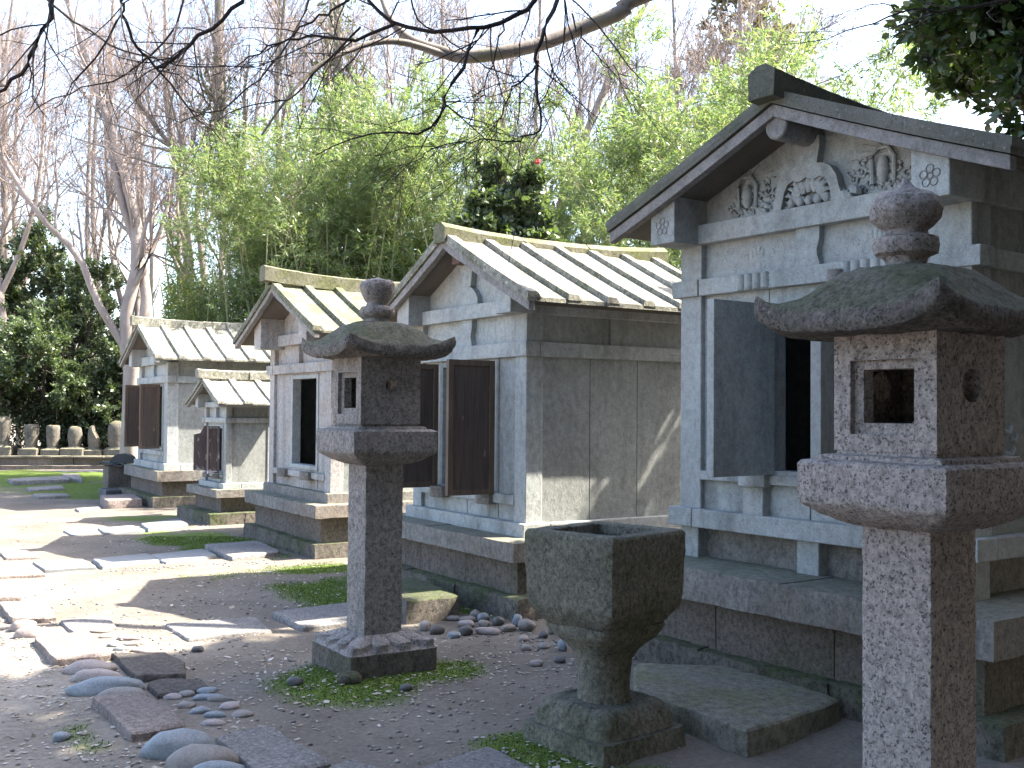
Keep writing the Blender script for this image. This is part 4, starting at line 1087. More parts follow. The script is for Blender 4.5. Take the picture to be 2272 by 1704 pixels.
for k, (x, y, ww, d) in enumerate(pl):
    cobble((x, y), ww / 2, d * 1.0, 0.022, R(random.uniform(-5, 25)), M[('cob_pink', 'cob_blue', 'cob_grey')[(k * 7) % 3]],
           'flat pebble set in the soil inside the sunlit kerb stones' if k < 7 else 'flat pebble set in the soil below the small dark flagstone', PG + (' in the sun' if k < 7 else ' in the shade'), 'pebble', 0.42)
heap = [(-0.63, 7.70, 0.052, 0.044), (-0.58, 7.36, 0.042, 0.039), (-0.49, 7.24, 0.059, 0.035), (-0.4, 7.66, 0.055, 0.018), (-0.37, 7.1, 0.048, 0.024), (-0.3, 7.59, 0.065, 0.025), (-0.3, 7.44, 0.064, 0.028), (-0.29, 7.2, 0.048, 0.038), (-0.25, 7.70, 0.041, 0.034), (-0.19, 7.6, 0.047, 0.036), (-0.18, 7.43, 0.043, 0.025), (-0.15, 7.21, 0.09, 0.028), (-0.08, 7.46, 0.046, 0.036), (-0.01, 7.28, 0.056, 0.028), (0.05, 7.45, 0.036, 0.047), (0.11, 7.32, 0.06, 0.046), (0.09, 6.99, 0.03, 0.02), (0.22, 7.1, 0.031, 0.027), (0.28, 7.22, 0.024, 0.038), (0.33, 6.74, 0.029, 0.042), (0.21, 6.79, 0.039, 0.019), (0.16, 6.35, 0.039, 0.018), (0.3, 6.43, 0.037, 0.018), (0.1, 6.72, 0.032, 0.016)]
for k, (x, y, a, b) in enumerate(heap):
    cobble((x, y), a, max(b, 0.03), max(b, 0.022), R(random.uniform(-30, 40)), M[('cob_grey', 'cob_dark', 'cob_blue', 'cob_pink', 'cob_grey')[(k * 3) % 5]], 'rounded river cobble lying loose between the doorstep block and the basin', 'cobble heap left of the basin', 'cobble', 0.15, R(random.uniform(-20, 20)))
for x, y, r, m, lb in [(-1.15, 5.78, 0.035, 'cob_dark', 'small stone in the moss at the left of the lantern foot'), (-0.55, 5.72, 0.028, 'cob_dark', 'single dark pebble at the front edge of the lantern moss'), (-0.86, 5.82, 0.05, 'rough', 'long mossy stone wedged under the front corner of the lantern foot'),
                     (-1.92, 6.62, 0.03, 'cob_dark', 'round dark pebble alone on the soil right of the pebbles'), (-1.72, 4.42, 0.03, 'cob_dark', 'dark pebble on the path left of the biggest cobbles'), (-2.05, 4.95, 0.03, 'cob_blue', 'bluish pebble on the path left of the nearest kerb stone')]:
    cobble((x, y), r * 1.3, r, r * 0.8, R(20), M[m], lb, None, 'pebble', 0.25)

# ------------------------------------------------------------------ grave terrace
def graves():
    reseed()
    root = thing('grave_terrace', (-11.2, 26.2, 0), R(11), 'low mossy stone terrace carrying the row of grave markers', 'terrace')
    mb = MB()
    mb.box(-3.5, 2.6, -0.75, 0.6, -0.1, 0.10); mb.build('lower_kerb', M['plinth'], root, bevel=0.02, rough=(0.012, 0.2, 0.25))
    mb = MB()
    for k in range(6): mb.box(-3.5 + k * 1.02, -3.5 + (k + 1) * 1.02 - 0.01, -0.5 - 0.02 * (k % 2), 0.6, 0.08, 0.28)
    mb.build('upper_kerb', M['plinth'], root, bevel=0.02, rough=(0.012, 0.2, 0.25))
    mb = MB()
    for k in range(5): mb.box(-3.5 + k * 1.2, -3.5 + (k + 1) * 1.2 - 0.02, -0.56 - 0.03 * (k % 2), 0.6, 0.275, 0.315)
    mb.build('coping', M['grave'], root, bevel=0.015, rough=(0.012, 0.2, 0.25))
    spec = [(-12.35, 0.56, 1.26, 0.39, 0.54, 'tall smooth egg-topped grave marker at the left picture edge', 'tall'),
            (-11.71, 0.51, 1.07, 0.35, 0.45, 'flat-topped grave marker with an incised character, second from left', 'flat'),
            (-11.23, 0.49, 1.05, 0.33, 0.44, 'flat-topped plain grave marker, third from left', 'flat'),
            (-10.73, 0.52, 1.03, 0.34, 0.55, 'short round-topped grave marker on a wide pedestal, fourth from left', 'round'),
            (-10.28, 0.47, 1.05, 0.33, 0.43, 'broken grave marker with a slanting sunlit fracture', 'broken'),
            (-9.77, 0.50, 1.16, 0.44, 0.48, 'widest grave marker, round-headed, rightmost next to the farthest shrine', 'round')]
    for i, (x, b, t, wd, pwd, lab, kind) in enumerate(spec):
        y = 26.25 + (x + 11.2) * 0.2
        r = thing('grave_marker', (x, y, 0.31), R(random.uniform(-6, 10)), lab, 'grave marker', 'row of old grave markers')
        H = t - b; a = wd / 2; z0 = b - 0.31
        if kind == 'flat': pr = [(0.72, 0), (0.78, 0.03), (0.86, 0.3), (0.97, 0.65), (1.0, 0.82), (0.97, 0.92), (0.85, 0.98), (0.5, 1.0), (0.05, 1.0)]
        elif kind == 'tall': pr = [(0.75, 0), (0.78, 0.03), (0.86, 0.3), (0.95, 0.6), (1.0, 0.8), (0.95, 0.9), (0.78, 0.96), (0.45, 0.995), (0.05, 1.0)]
        else: pr = [(0.78, 0), (0.84, 0.05), (0.95, 0.3), (1.0, 0.55), (0.99, 0.7), (0.90, 0.84), (0.70, 0.94), (0.40, 0.99), (0.05, 1.0)]
        mb = MB()
        rings = [[(a * q * math.cos(2 * PI * k / 24), a * q * math.sin(2 * PI * k / 24), z0 + H * h) for k in range(24)] for q, h in pr]
        if kind == 'broken':
            rings = [[(px, py, min(pz, z0 + H * (0.72 - 1.1 * px / wd) if px > -0.02 else pz)) for px, py, pz in rr] for rr in rings]
        mb.loft(rings); mb.build('marker_body', M['grave'], r, rough=(0.010, 0.12, 0.07))
        if i == 1:
            cb = MB()
            for (x0, zz0, x1, zz1) in [(-0.05, 0.62, 0.06, 0.64), (0.0, 0.72, 0.0, 0.42), (-0.04, 0.5, 0.05, 0.5), (-0.06, 0.36, 0.0, 0.42), (0.0, 0.42, 0.06, 0.35)]:
                cb.tube([(x0, -a * 0.93, z0 + H * zz0), (x1, -a * 0.93, z0 + H * zz1)], 0.008, 5)
            cb.build('incised_character', M['tile'], r)
        mb = MB(); mb.loft([sqring(pwd / 2, 16, 0.0, 32), sqring(pwd / 2, 16, z0 - 0.045, 32), sqring(pwd / 2 - 0.03, 12, z0 - 0.02, 32), sqring(a * 0.95, 6, z0 - 0.015, 32), sqring(a * 0.9, 6, z0 + 0.01, 32)])
        mb.build('pedestal', M['grave'], r, rough=(0.008, 0.12, 0.08))
graves()

def tiles():
    # dark curved tiles heaped on a low block left of the farthest shrine
    reseed()
    mb = MB(); mb.box(-0.22, 0.22, -0.3, 0.3, -0.1, 0.50)
    o = mb.build('stone_block', M['plinth'], None, bevel=0.02, rough=(0.01, 0.12, 0.1))
    o.location = (-6.70, 18.55, 0); o.rotation_euler = (0, 0, R(-58))
    tag(o, 'low mossy block left of the farthest shrine carrying dark roof tiles', 'stone block')
    for k, (dx, dy, z, rr, lab) in enumerate([(0.0, 0.0, 0.535, 0.15, 'dark round-backed roof tile on the block left of the farthest shrine'), (-0.13, -0.16, 0.50, 0.16, 'dark wavy roof tile jutting out under the round-backed one')]):
        mb = MB()
        n = 12; top = []; bot = []
        for i in range(n + 1):
            a = PI * i / n
            x = -rr * math.cos(a) * 1.25
            h = rr * math.sin(a) * 0.95 if k == 0 else 0.03 * math.sin(2 * a) + 0.02
            top.append((x, h + 0.022)); bot.append((x, 0.0 if k == 0 else h))
        mb.strip_y(top, bot, -0.2, 0.2)
        if k == 0: mb.strip_y([(x * 1.05, z2 + 0.008) for x, z2 in top], bot, -0.21, -0.16)
        o = mb.build('roof_tile', M['tile'], None, smooth=True)
        o.location = (-6.70 + dx, 18.55 + dy, z)
        o.rotation_euler = (0, 0, R(32.25 - 90 + 70))
        tag(o, lab, 'roof tile')
tiles()

# ------------------------------------------------------------------ vegetation helpers
RNG = np.random.default_rng(5)
def unit(v): return v / (np.linalg.norm(v, axis=-1, keepdims=True) + 1e-9)

def tubes(P, Rd, sides):
    """P (N,K,3), Rd (N,K) -> verts, quads"""
    N, K, _ = P.shape
    T = np.empty_like(P); T[:, 1:-1] = P[:, 2:] - P[:, :-2]; T[:, 0] = P[:, 1] - P[:, 0]; T[:, -1] = P[:, -1] - P[:, -2]
    T = unit(T)
    ref = np.where(np.abs(T[..., 2:3]) < 0.9, np.array([0, 0, 1.0]), np.array([1.0, 0, 0]))
    a = unit(np.cross(T, ref)); b = np.cross(T, a)
    an = np.arange(sides) * 2 * PI / sides
    V = P[:, :, None, :] + Rd[:, :, None, None] * (a[:, :, None, :] * np.cos(an)[None, None, :, None] + b[:, :, None, :] * np.sin(an)[None, None, :, None])
    base = (np.arange(N) * K * sides)[:, None, None] + (np.arange(K - 1) * sides)[None, :, None]
    i = np.arange(sides); j = (i + 1) % sides
    F = np.stack([base + i, base + j, base + sides + j, base + sides + i], -1).reshape(-1, 4)
    return V.reshape(-1, 3), F

def grow(P, Rd, n, t0, t1, length, ang, K, up=0.0, wig=0.15, rr=0.6, tip=0.3, rng=None, lenvar=0.35, taper_len=0.5):
    """children along parent paths P (N,K0,3)"""
    rng = rng or RNG
    N, K0, _ = P.shape
    t = rng.uniform(t0, t1, (N, n)); t.sort(axis=1)
    f = t * (K0 - 1); i = np.clip(f.astype(int), 0, K0 - 2); fr = (f - i)[..., None]
    idx = np.arange(N)[:, None]
    p = P[idx, i] * (1 - fr) + P[idx, i + 1] * fr
    d = unit(P[idx, i + 1] - P[idx, i])
    r0 = (Rd[idx, i] * (1 - fr[..., 0]) + Rd[idx, i + 1] * fr[..., 0]) * rr
    rnd = rng.normal(size=d.shape); perp = unit(rnd - (rnd * d).sum(-1, keepdims=True) * d)
    a = np.radians(rng.uniform(ang[0], ang[1], t.shape))[..., None]
    dr = unit(d * np.cos(a) + perp * np.sin(a) + np.array([0, 0, up]))
    L = length * (1 - taper_len * (t - t0) / (t1 - t0 + 1e-9)) * (1 + rng.uniform(-lenvar, lenvar, t.shape))
    p = p.reshape(-1, 3); dr = dr.reshape(-1, 3); L = L.ravel(); r0 = r0.ravel()
    M_ = len(p); out = np.empty((M_, K, 3)); out[:, 0] = p
    st = (L / (K - 1))[:, None]
    bend = rng.normal(size=(M_, 3)) * wig
    for k in range(1, K):
        dr = unit(dr + rng.normal(size=(M_, 3)) * wig + bend * 0.35 + np.array([0, 0, up * 0.4]))
        out[:, k] = out[:, k - 1] + dr * st
    rad = r0[:, None] * np.linspace(1, tip, K)[None, :]
    return out, rad

def leaves_at(pos, axis, L, Wd, rng, droop=0.0, spread=0.8, shape='diamond'):
    N = len(pos)
    ax = unit(axis + rng.normal(size=(N, 3)) * spread + np.array([0, 0, -droop]))
    rn = rng.normal(size=(N, 3)); sd = unit(np.cross(ax, rn)); nm = np.cross(ax, sd)
    L = (L * rng.uniform(0.65, 1.25, N))[:, None]; Wd = (Wd * rng.uniform(0.75, 1.2, N))[:, None]
    if shape == 'diamond':
        V = np.stack([pos, pos + ax * L * 0.42 + sd * Wd / 2 + nm * L * 0.04, pos + ax * L - nm * L * 0.08, pos + ax * L * 0.42 - sd * Wd / 2 + nm * L * 0.04], 1).reshape(-1, 3)
        F = np.arange(N * 4).reshape(N, 4); return V, F
    V = np.stack([pos, pos + ax * L * 0.3 + sd * Wd / 2, pos + ax * L * 0.7 + sd * Wd * 0.42, pos + ax * L - nm * L * 0.1, pos + ax * L * 0.7 - sd * Wd * 0.42, pos + ax * L * 0.3 - sd * Wd / 2], 1).reshape(-1, 3)
    F = np.arange(N * 6).reshape(N, 6); return V, F

def along(P, n, rng, t0=0.2, t1=1.0):
    N, K, _ = P.shape
    t = rng.uniform(t0, t1, (N, n)) * (K - 1); i = np.clip(t.astype(int), 0, K - 2); fr = (t - i)[..., None]; idx = np.arange(N)[:, None]
    p = P[idx, i] * (1 - fr) + P[idx, i + 1] * fr; d = unit(P[idx, i + 1] - P[idx, i])
    return p.reshape(-1, 3), d.reshape(-1, 3)

def join(parts):
    V = []; F = {}; o = 0
    for v, f in parts:
        V.append(v); F.setdefault(f.shape[1], []).append(f + o); o += len(v)
    return np.concatenate(V), [np.concatenate(x) for x in F.values()]

def mesh_obj(name, parts, mat, parent=None, smooth=True):
    V, F = join(parts)
    me = np_mesh(name, V, F, mat, smooth=smooth)
    return link(bpy.data.objects.new(name, me), parent)

def spath(pts, K):
    """smooth resample of a polyline to K points (Catmull-Rom)"""
    P = np.array(pts, float); n = len(P)
    Q = np.vstack([2 * P[0] - P[1], P, 2 * P[-1] - P[-2]])
    out = []
    for u in np.linspace(0, n - 1, K):
        i = min(int(u), n - 2); t = u - i
        a, b, c, d = Q[i], Q[i + 1], Q[i + 2], Q[i + 3]
        out.append(0.5 * ((2 * b) + (-a + c) * t + (2 * a - 5 * b + 4 * c - d) * t * t + (-a + 3 * b - 3 * c + d) * t ** 3))
    return np.array(out)

def copy_thing(root, loc, rz, sc_=1.0, label=None, group=None):
    r = root.copy(); sc.collection.objects.link(r); r.location = loc; r.rotation_euler = (0, 0, rz); r.scale = (sc_, sc_, sc_)
    if label: r["label"] = label
    if group: r["group"] = group
    for ch in list(root.children):
        c = ch.copy(); sc.collection.objects.link(c); c.parent = r
    return r

# ------------------------------------------------------------------ bare trees
def bare_tree(name, stems, seed, barkm, twigm, label, group=None, loc=(0, 0, 0), dens=1.0, limb_len=3.2, up=0.25, ivy=None, twigs=1.0):
    """stems: list of (points, r0, r1) relative to loc"""
    rng = np.random.default_rng(seed)
    root = thing(name, loc, 0, label, 'tree', group)
    trunk = []; twig = []
    SP, SR = [], []
    for pts, r0, r1 in stems:
        p = spath(pts, 12); SP.append(p); SR.append(np.linspace(r0, r1, 12) * 0.80)
    SP = np.array(SP); SR = np.array(SR)
    trunk.append(tubes(SP, SR, 9))
    L1, R1 = grow(SP, SR, int(9 * dens), 0.35, 0.97, limb_len, (22, 55), 8, up, 0.13, 0.5, 0.25, rng)
    trunk.append(tubes(L1, R1, 6))
    L2, R2 = grow(L1, R1, int(7 * dens), 0.2, 0.98, limb_len * 0.5, (20, 55), 6, up * 0.6, 0.16, 0.55, 0.25, rng)
    R2 = np.maximum(R2, 0.006); twig.append(tubes(L2, R2, 4))
    L3, R3 = grow(L2, R2, int(6 * dens * twigs), 0.15, 1.0, limb_len * 0.27, (18, 55), 5, up * 0.4, 0.2, 0.6, 0.3, rng)
    R3 = np.maximum(R3, 0.0042); twig.append(tubes(L3, R3, 3))
    L4, R4 = grow(L3[::2], R3[::2], int(3 * dens * twigs), 0.2, 1.0, limb_len * 0.13, (15, 50), 4, up * 0.3, 0.2, 0.7, 0.4, rng)
    R4 = np.maximum(R4, 0.0035); twig.append(tubes(L4, R4, 3))
    mesh_obj('trunk', trunk, barkm, root)
    mesh_obj('crown', twig, twigm, root)
    if ivy:
        n = ivy[0]
        p, d = along(SP[:ivy[3]] if len(ivy) > 3 else SP, n, rng, ivy[1], ivy[2])
        off = rng.normal(size=p.shape) * np.array([0.27, 0.27, 0.2]); p = p + off
        mesh_obj('ivy', [leaves_at(p, unit(off), 0.10, 0.055, rng, 0.4, 0.7)], M['leaf_ivy'], root, False)
    return root

# the big forked pale tree left of centre, in front of the white sky
bare_tree('bare_tree', [([(0, 0, 0), (0.05, 0, 2.2), (-0.12, 0, 3.4), (0.12, 0.1, 5.2), (-0.35, 0.2, 7.2), (-1.1, 0.3, 9.2), (-1.9, 0.3, 11.5)], 0.27, 0.06),
                        ([(0.0, 0, 2.3), (0.30, 0.1, 3.6), (0.16, 0.2, 4.8), (-0.42, 0.2, 6.6), (-0.75, 0.4, 8.5), (-0.65, 0.4, 11.5)], 0.19, 0.05),
                        ([(-0.02, 0, 2.7), (-0.7, -0.2, 3.9), (-1.1, -0.3, 4.9), (-2.0, -0.5, 5.9), (-2.9, -0.6, 7.4), (-3.3, -0.6, 8.3)], 0.12, 0.05)], 21, M['bark_pale'], M['twig'],
          'big pale bare tree forking low behind the farthest shrine ridge', None, (-8.75, 24.5, 0), 1.0, 3.0)
bare_tree('bare_tree', [([(0, 0, 0), (0.1, 0, 2.4), (0.15, 0, 4.5), (-0.1, 0.1, 6.6), (-0.5, 0.1, 8.8), (-0.6, 0.2, 11.5)], 0.24, 0.05), ([(0.08, 0, 2.5), (0.5, 0, 4.4), (0.3, 0, 6.5), (0.75, 0, 9), (0.9, 0, 11.5)], 0.13, 0.04)], 22, M['bark_pale'], M['twig'],
          'pale bare tree with reddish lower trunk just right of the big forked one', None, (-7.9, 25.6, 0), 1.0, 2.8)
# trees hung with ivy, centre left
bare_tree('ivy_tree', [([(0, 0, 0), (-0.1, 0, 3), (-0.35, 0, 5.3), (-0.75, 0, 6.6), (-0.95, 0, 8.0), (-1.0, 0.1, 11)], 0.23, 0.10), ([(-0.45, 0, 5.6), (-1.1, 0, 6.4), (-2.0, -0.2, 7.2), (-3.0, -0.3, 8.6)], 0.10, 0.04), ([(-0.2, 0, 4.4), (0.35, 0, 6.4), (0.3, 0, 8), (0.5, 0, 11)], 0.10, 0.04)], 23, M['bark_grey'], M['twig'],
          'leaning bare tree with dark ivy up its trunk above the second small roof', None, (-5.4, 22.8, 0), 1.0, 2.8, 0.25, (2300, 0.32, 0.85, 1))
bare_tree('ivy_tree', [([(0, 0, 0), (0.1, 0, 3), (0.12, 0, 6), (0.25, 0, 8.5), (0.2, 0, 12)], 0.22, 0.09), ([(0.1, 0, 5), (0.9, 0, 6.2), (1.5, 0.1, 7.6), (2.2, 0.1, 9.4)], 0.09, 0.04)], 24, M['bark_grey'], M['twig'],
          'upright bare tree wrapped in ivy rising above the bamboo', None, (-4.0, 22.5, 0), 1.0, 2.6, 0.3, (2200, 0.45, 0.95, 1))
bare_tree('bare_tree', [([(0, 0, 0), (0.1, 0, 3), (-0.05, 0, 5.5), (0.15, 0, 7), (0.45, 0, 8.5), (0.6, 0, 11.5)], 0.21, 0.07), ([(-0.02, 0, 5.6), (-0.5, 0, 7.2), (-0.7, 0, 9), (-0.6, 0, 12)], 0.11, 0.04)], 25, M['bark_grey'], M['twig'],
          'grey bare tree with a Y fork above the bamboo left of the overhanging bough', None, (-4.9, 25.0, 0), 1.0, 2.6)
# far left edge trees
bare_tree('bare_tree', [([(0, 0, 0), (0.1, 0, 3.5), (-0.15, 0, 5.6), (-0.2, 0.1, 8), (0.2, 0.1, 12)], 0.20, 0.06), ([(0, 0, 4.2), (0.6, 0, 5.6), (1.0, 0, 7.4), (1.1, 0, 10)], 0.10, 0.04)], 26, M['bark_pale'], M['twig'],
          'bare tree at the far left edge behind the camellia', None, (-13.0, 27.0, 0), 1.0, 2.8)
b1 = bare_tree('bare_tree', [([(0, 0, 0), (0.1, 0.1, 3), (0.3, 0, 6), (0.1, 0, 9), (0.4, 0.2, 13)], 0.17, 0.04), ([(0.1, 0, 3.2), (-0.5, 0, 5.5), (-0.8, 0.2, 8), (-1.0, 0.2, 11.5)], 0.11, 0.04)], 27, M['bark_pale'], M['twig'],
               'slender leafless tree in the pale wood behind the shrines', 'leafless trees in the wood', (-10.9, 30.5, 0), 1.0, 2.6, 0.32)
b2 = bare_tree('bare_tree', [([(0, 0, 0), (-0.1, 0, 4), (-0.4, 0, 8), (-0.2, 0, 13)], 0.16, 0.04), ([(-0.1, 0, 4.5), (0.5, 0, 7), (1.2, 0.3, 10.5)], 0.09, 0.03)], 28, M['bark_grey'], M['twig'],
               'slender leafless tree in the pale wood behind the shrines', 'leafless trees in the wood', (-6.2, 31.0, 0), 1.0, 2.6, 0.35)
for k, (x, y, rz, s) in enumerate([(-15.2, 32, 2.1, 1.0), (-13.2, 34.5, 0.7, 1.05), (-9.0, 34, 3.6, 1.0), (-7.3, 37, 5.0, 1.1), (-3.6, 30, 1.2, 1.0), (-2.4, 33, 4.2, 1.1), (-0.9, 28.5, 2.6, 0.95), (0.9, 30.5, 5.5, 1.05), (2.6, 27.5, 0.3, 0.95), (4.4, 31, 3.3, 1.05), (-17.0, 29, 4.4, 1.0), (-11.8, 38, 1.6, 1.1), (-5.0, 36, 0.9, 1.15), (-12.2, 31, 5.6, 0.9), (-9.9, 28.6, 2.4, 0.85), (-14.4, 29.5, 3.0, 0.9), (-7.0, 28.2, 0.2, 0.9), (-16.5, 36, 1.1, 1.1)]):
    copy_thing((b1, b2)[k % 2], (x, y, 0), rz, s)
# leaning trunk right of centre among the bamboo
bare_tree('bare_tree', [([(0, 0, 0), (0.15, 0, 2.5), (0.45, 0, 4.6), (0.9, 0, 6.3), (1.6, 0, 8.0), (2.6, 0, 10.0)], 0.16, 0.05), ([(0.5, 0, 4.8), (1.1, 0, 5.4), (2.0, 0.1, 6.4), (3.2, 0.1, 7.3)], 0.09, 0.03), ([(0.3, 0, 3.6), (-0.4, 0, 5.2), (-0.8, 0.1, 7)], 0.08, 0.03)], 29, M['bark_pale'], M['twig'],
          'leaning bare tree with red-brown twigs among the bamboo behind the dark bush', None, (0.3, 20.0, 0), 1.1, 2.6, 0.3)
# brown dome tree beyond the great shrine
bare_tree('bare_tree', [([(0, 0, 0), (0.05, 0, 4), (0.1, 0, 8), (0, 0, 11.5)], 0.22, 0.06), ([(0, 0, 4.5), (-0.9, 0, 7), (-1.5, 0, 9.8)], 0.12, 0.04), ([(0, 0, 5), (0.9, 0.1, 7.6), (1.3, 0, 10)], 0.12, 0.04)], 30, M['bark_pale'], M['twig'],
          'rounded reddish-brown twiggy tree left of the great shrine ridge', None, (5.4, 25.5, 0), 1.15, 2.3, 0.2, None, 1.3)

def evergreen(name, loc, stems, seed, leafm, label, cat='tree', dens=1.0, limb_len=1.6, nleaf=26, leaf=(0.085, 0.045), up=0.12, group=None, flowers=None, barkm=None, levels=(10, 8, 6), shape='diamond', t0=0.2):
    rng = np.random.default_rng(seed)
    root = thing(name, loc, 0, label, cat, group)
    SP = np.array([spath(p, 10) for p, a, b in stems]); SR = np.array([np.linspace(a, b, 10) for p, a, b in stems])
    tr = [tubes(SP, SR, 8)]
    L1, R1 = grow(SP, SR, int(levels[0] * dens), t0, 1.0, limb_len, (35, 80), 6, up, 0.16, 0.5, 0.3, rng)
    tr.append(tubes(L1, R1, 5))
    L2, R2 = grow(L1, R1, int(levels[1] * dens), 0.25, 1.0, limb_len * 0.5, (25, 70), 5, up, 0.2, 0.6, 0.3, rng)
    tr.append(tubes(L2, np.maximum(R2, 0.004), 4))
    L3, R3 = grow(L2, R2, levels[2], 0.2, 1.0, limb_len * 0.26, (20, 65), 4, up, 0.2, 0.6, 0.4, rng)
    tr.append(tubes(L3, np.maximum(R3, 0.003), 3))
    mesh_obj('trunk', tr, barkm or M['bark_dark'], root)
    p, d = along(L3, nleaf, rng, 0.1, 1.0)
    keep = rng.random(len(p)) < (0.35 + 0.65 * (vnoise(p[:, 0] * 1.7 + p[:, 2] * 0.9 + 50, p[:, 1] * 1.7 + p[:, 2] * 1.3 + 50, seed) > 0.36))
    p = p[keep]; d = d[keep]
    mesh_obj('crown', [leaves_at(p + rng.normal(size=p.shape) * 0.03, d, leaf[0], leaf[1], rng, 0.15, 0.7, shape)], leafm, root, False)
    if flowers is not None:
        for q in flowers:
            mb = MB()
            for k in range(6):
                a = 2 * PI * k / 6
                mb.ball((q[0] + 0.02 * math.cos(a), q[1] + 0.02 * math.sin(a), q[2] + 0.02 * math.sin(a + 0.5)), (0.02, 0.02, 0.02), 8, 5)
            mb.build('flower', M['flower'], root, smooth=True)
    return root

# glossy camellia on the left
camellia = evergreen('camellia_tree', (-12.3, 28.2, 0), [([(0, 0, 0), (0.1, 0, 1.5), (0.1, 0, 3.4), (0, 0, 5.6)], 0.13, 0.04), ([(0, 0, 0.8), (0.9, -0.2, 2.2), (1.3, -0.3, 3.8)], 0.09, 0.03), ([(0, 0, 0.6), (-0.9, -0.3, 2.2), (-1.3, -0.2, 4.4)], 0.09, 0.03), ([(0, 0, 0.6), (0.4, -1.0, 1.8), (0.6, -1.3, 3.0)], 0.08, 0.03), ([(0.3, 0, 0.4), (1.6, 0.2, 1.4), (2.3, 0.1, 2.4)], 0.07, 0.03)], 41, M['leaf_camellia'],
          'glossy dark camellia tree at left behind the grave markers', 'tree', 1.1, 1.7, 44, (0.095, 0.055))
# dark camellia between the shrines
evergreen('camellia_bush', (-0.12, 13.6, 0), [([(0, 0, 0), (0.05, 0, 2), (0, 0, 4.45)], 0.07, 0.03), ([(0, 0, 1.5), (0.28, -0.1, 3.0), (0.38, 0, 4.35)], 0.05, 0.02), ([(0, 0, 1.6), (-0.25, -0.2, 2.9), (-0.32, -0.1, 3.9)], 0.05, 0.02), ([(0.1, 0, 1.2), (0.7, 0.1, 2.2), (1.1, 0.1, 3.0)], 0.05, 0.02)], 42, M['leaf_camellia'],
          'dark round camellia bush with one red flower above the ridge behind the basin', 'bush', 1.0, 0.55, 24, (0.085, 0.05), 0.1, None, [(0.42, -0.25, 4.62)], None, (11, 8, 6), 'leaf')
# evergreen at the upper right, behind the great shrine
evergreen('evergreen_tree', (5.0, 8.0, 0), [([(0, 0, 0), (-0.1, 0, 2), (-0.3, 0, 3.6), (-0.5, -0.1, 5.0)], 0.16, 0.05), ([(-0.1, 0, 2.0), (-1.0, -0.1, 3.4), (-1.5, -0.2, 4.4)], 0.08, 0.03), ([(-0.2, 0, 2.2), (0.8, -0.1, 3.8), (1.4, -0.2, 5.2)], 0.08, 0.03), ([(-0.2, 0, 2.0), (-0.3, -0.8, 3.4), (-0.6, -1.2, 4.6)], 0.07, 0.03), ([(-0.1, 0.2, 2.0), (-0.1, 0.9, 3.6), (-0.35, 1.6, 5.0), (-0.4, 1.9, 5.7)], 0.07, 0.03)], 43, M['leaf_ever'],  # last stem: unseen bough added to shade the neighbouring shrine's side wall
          'dark evergreen tree at upper right behind the great shrine', 'tree', 1.1, 0.90, 15, (0.10, 0.042), 0.05, None, None, None, (11, 8, 6), 'leaf', 0.42)

# unseen evergreens added right of and behind the viewpoint to block skylight
for k, (x, y, rz, s) in enumerate([(8.2, 2.6, 1.0, 1.1), (7.0, -0.8, 2.2, 1.1), (10.5, 6.0, 4.0, 1.3), (4.6, -3.6, 3.1, 1.15), (10.0, -3.0, 5.2, 1.4), (1.6, -6.0, 0.4, 1.2), (7.5, -6.5, 2.7, 1.5), (-1.8, -8.5, 1.9, 1.6), (3.8, -9.5, 0.9, 1.8), (-6.0, -11.0, 4.4, 1.8)]):
    copy_thing(camellia, (x, y, 0), rz, s, 'unseen evergreen added outside the picture to screen off skylight', 'evergreens outside the picture')
# tall shade trees on the right of the court
s1 = evergreen('shade_tree', (6.0, 4.9, 0), [([(0, 0, 0), (0.1, 0, 3.5), (-0.2, 0.1, 7), (-0.3, 0, 11.5)], 0.30, 0.08), ([(0, 0, 4), (-1.3, 0.6, 7), (-2.2, 0.9, 9.5)], 0.14, 0.05), ([(0, 0, 4.2), (0.6, -1.5, 7), (0.6, -2.4, 9.5)], 0.14, 0.05), ([(0, 0, 4.4), (-1.2, -1.2, 7.2), (-1.8, -2.0, 9.8)], 0.13, 0.05), ([(0, 0, 4.4), (0.8, 1.0, 7.2), (0.9, 1.7, 9.6)], 0.13, 0.05)], 44, M['leaf_ever'],
               'tall evergreen shading the court from outside the picture', 'tree', 1.0, 2.2, 30, (0.19, 0.10), 0.1, 'shade trees right of the court', None, M['bark_grey'], (12, 9, 6), 'diamond', 0.4)
copy_thing(s1, (7.6, 1.6, 0), R(140), 1.0)
copy_thing(s1, (9.2, 5.2, 0), R(250), 1.05)
copy_thing(s1, (4.8, -1.2, 0), R(40), 1.0)
copy_thing(s1, (9.5, -2.5, 0), R(310), 1.15)
copy_thing(s1, (-1.5, -7.0, 0), R(200), 1.1)
copy_thing(s1, (3.0, -7.5, 0), R(20), 1.1)

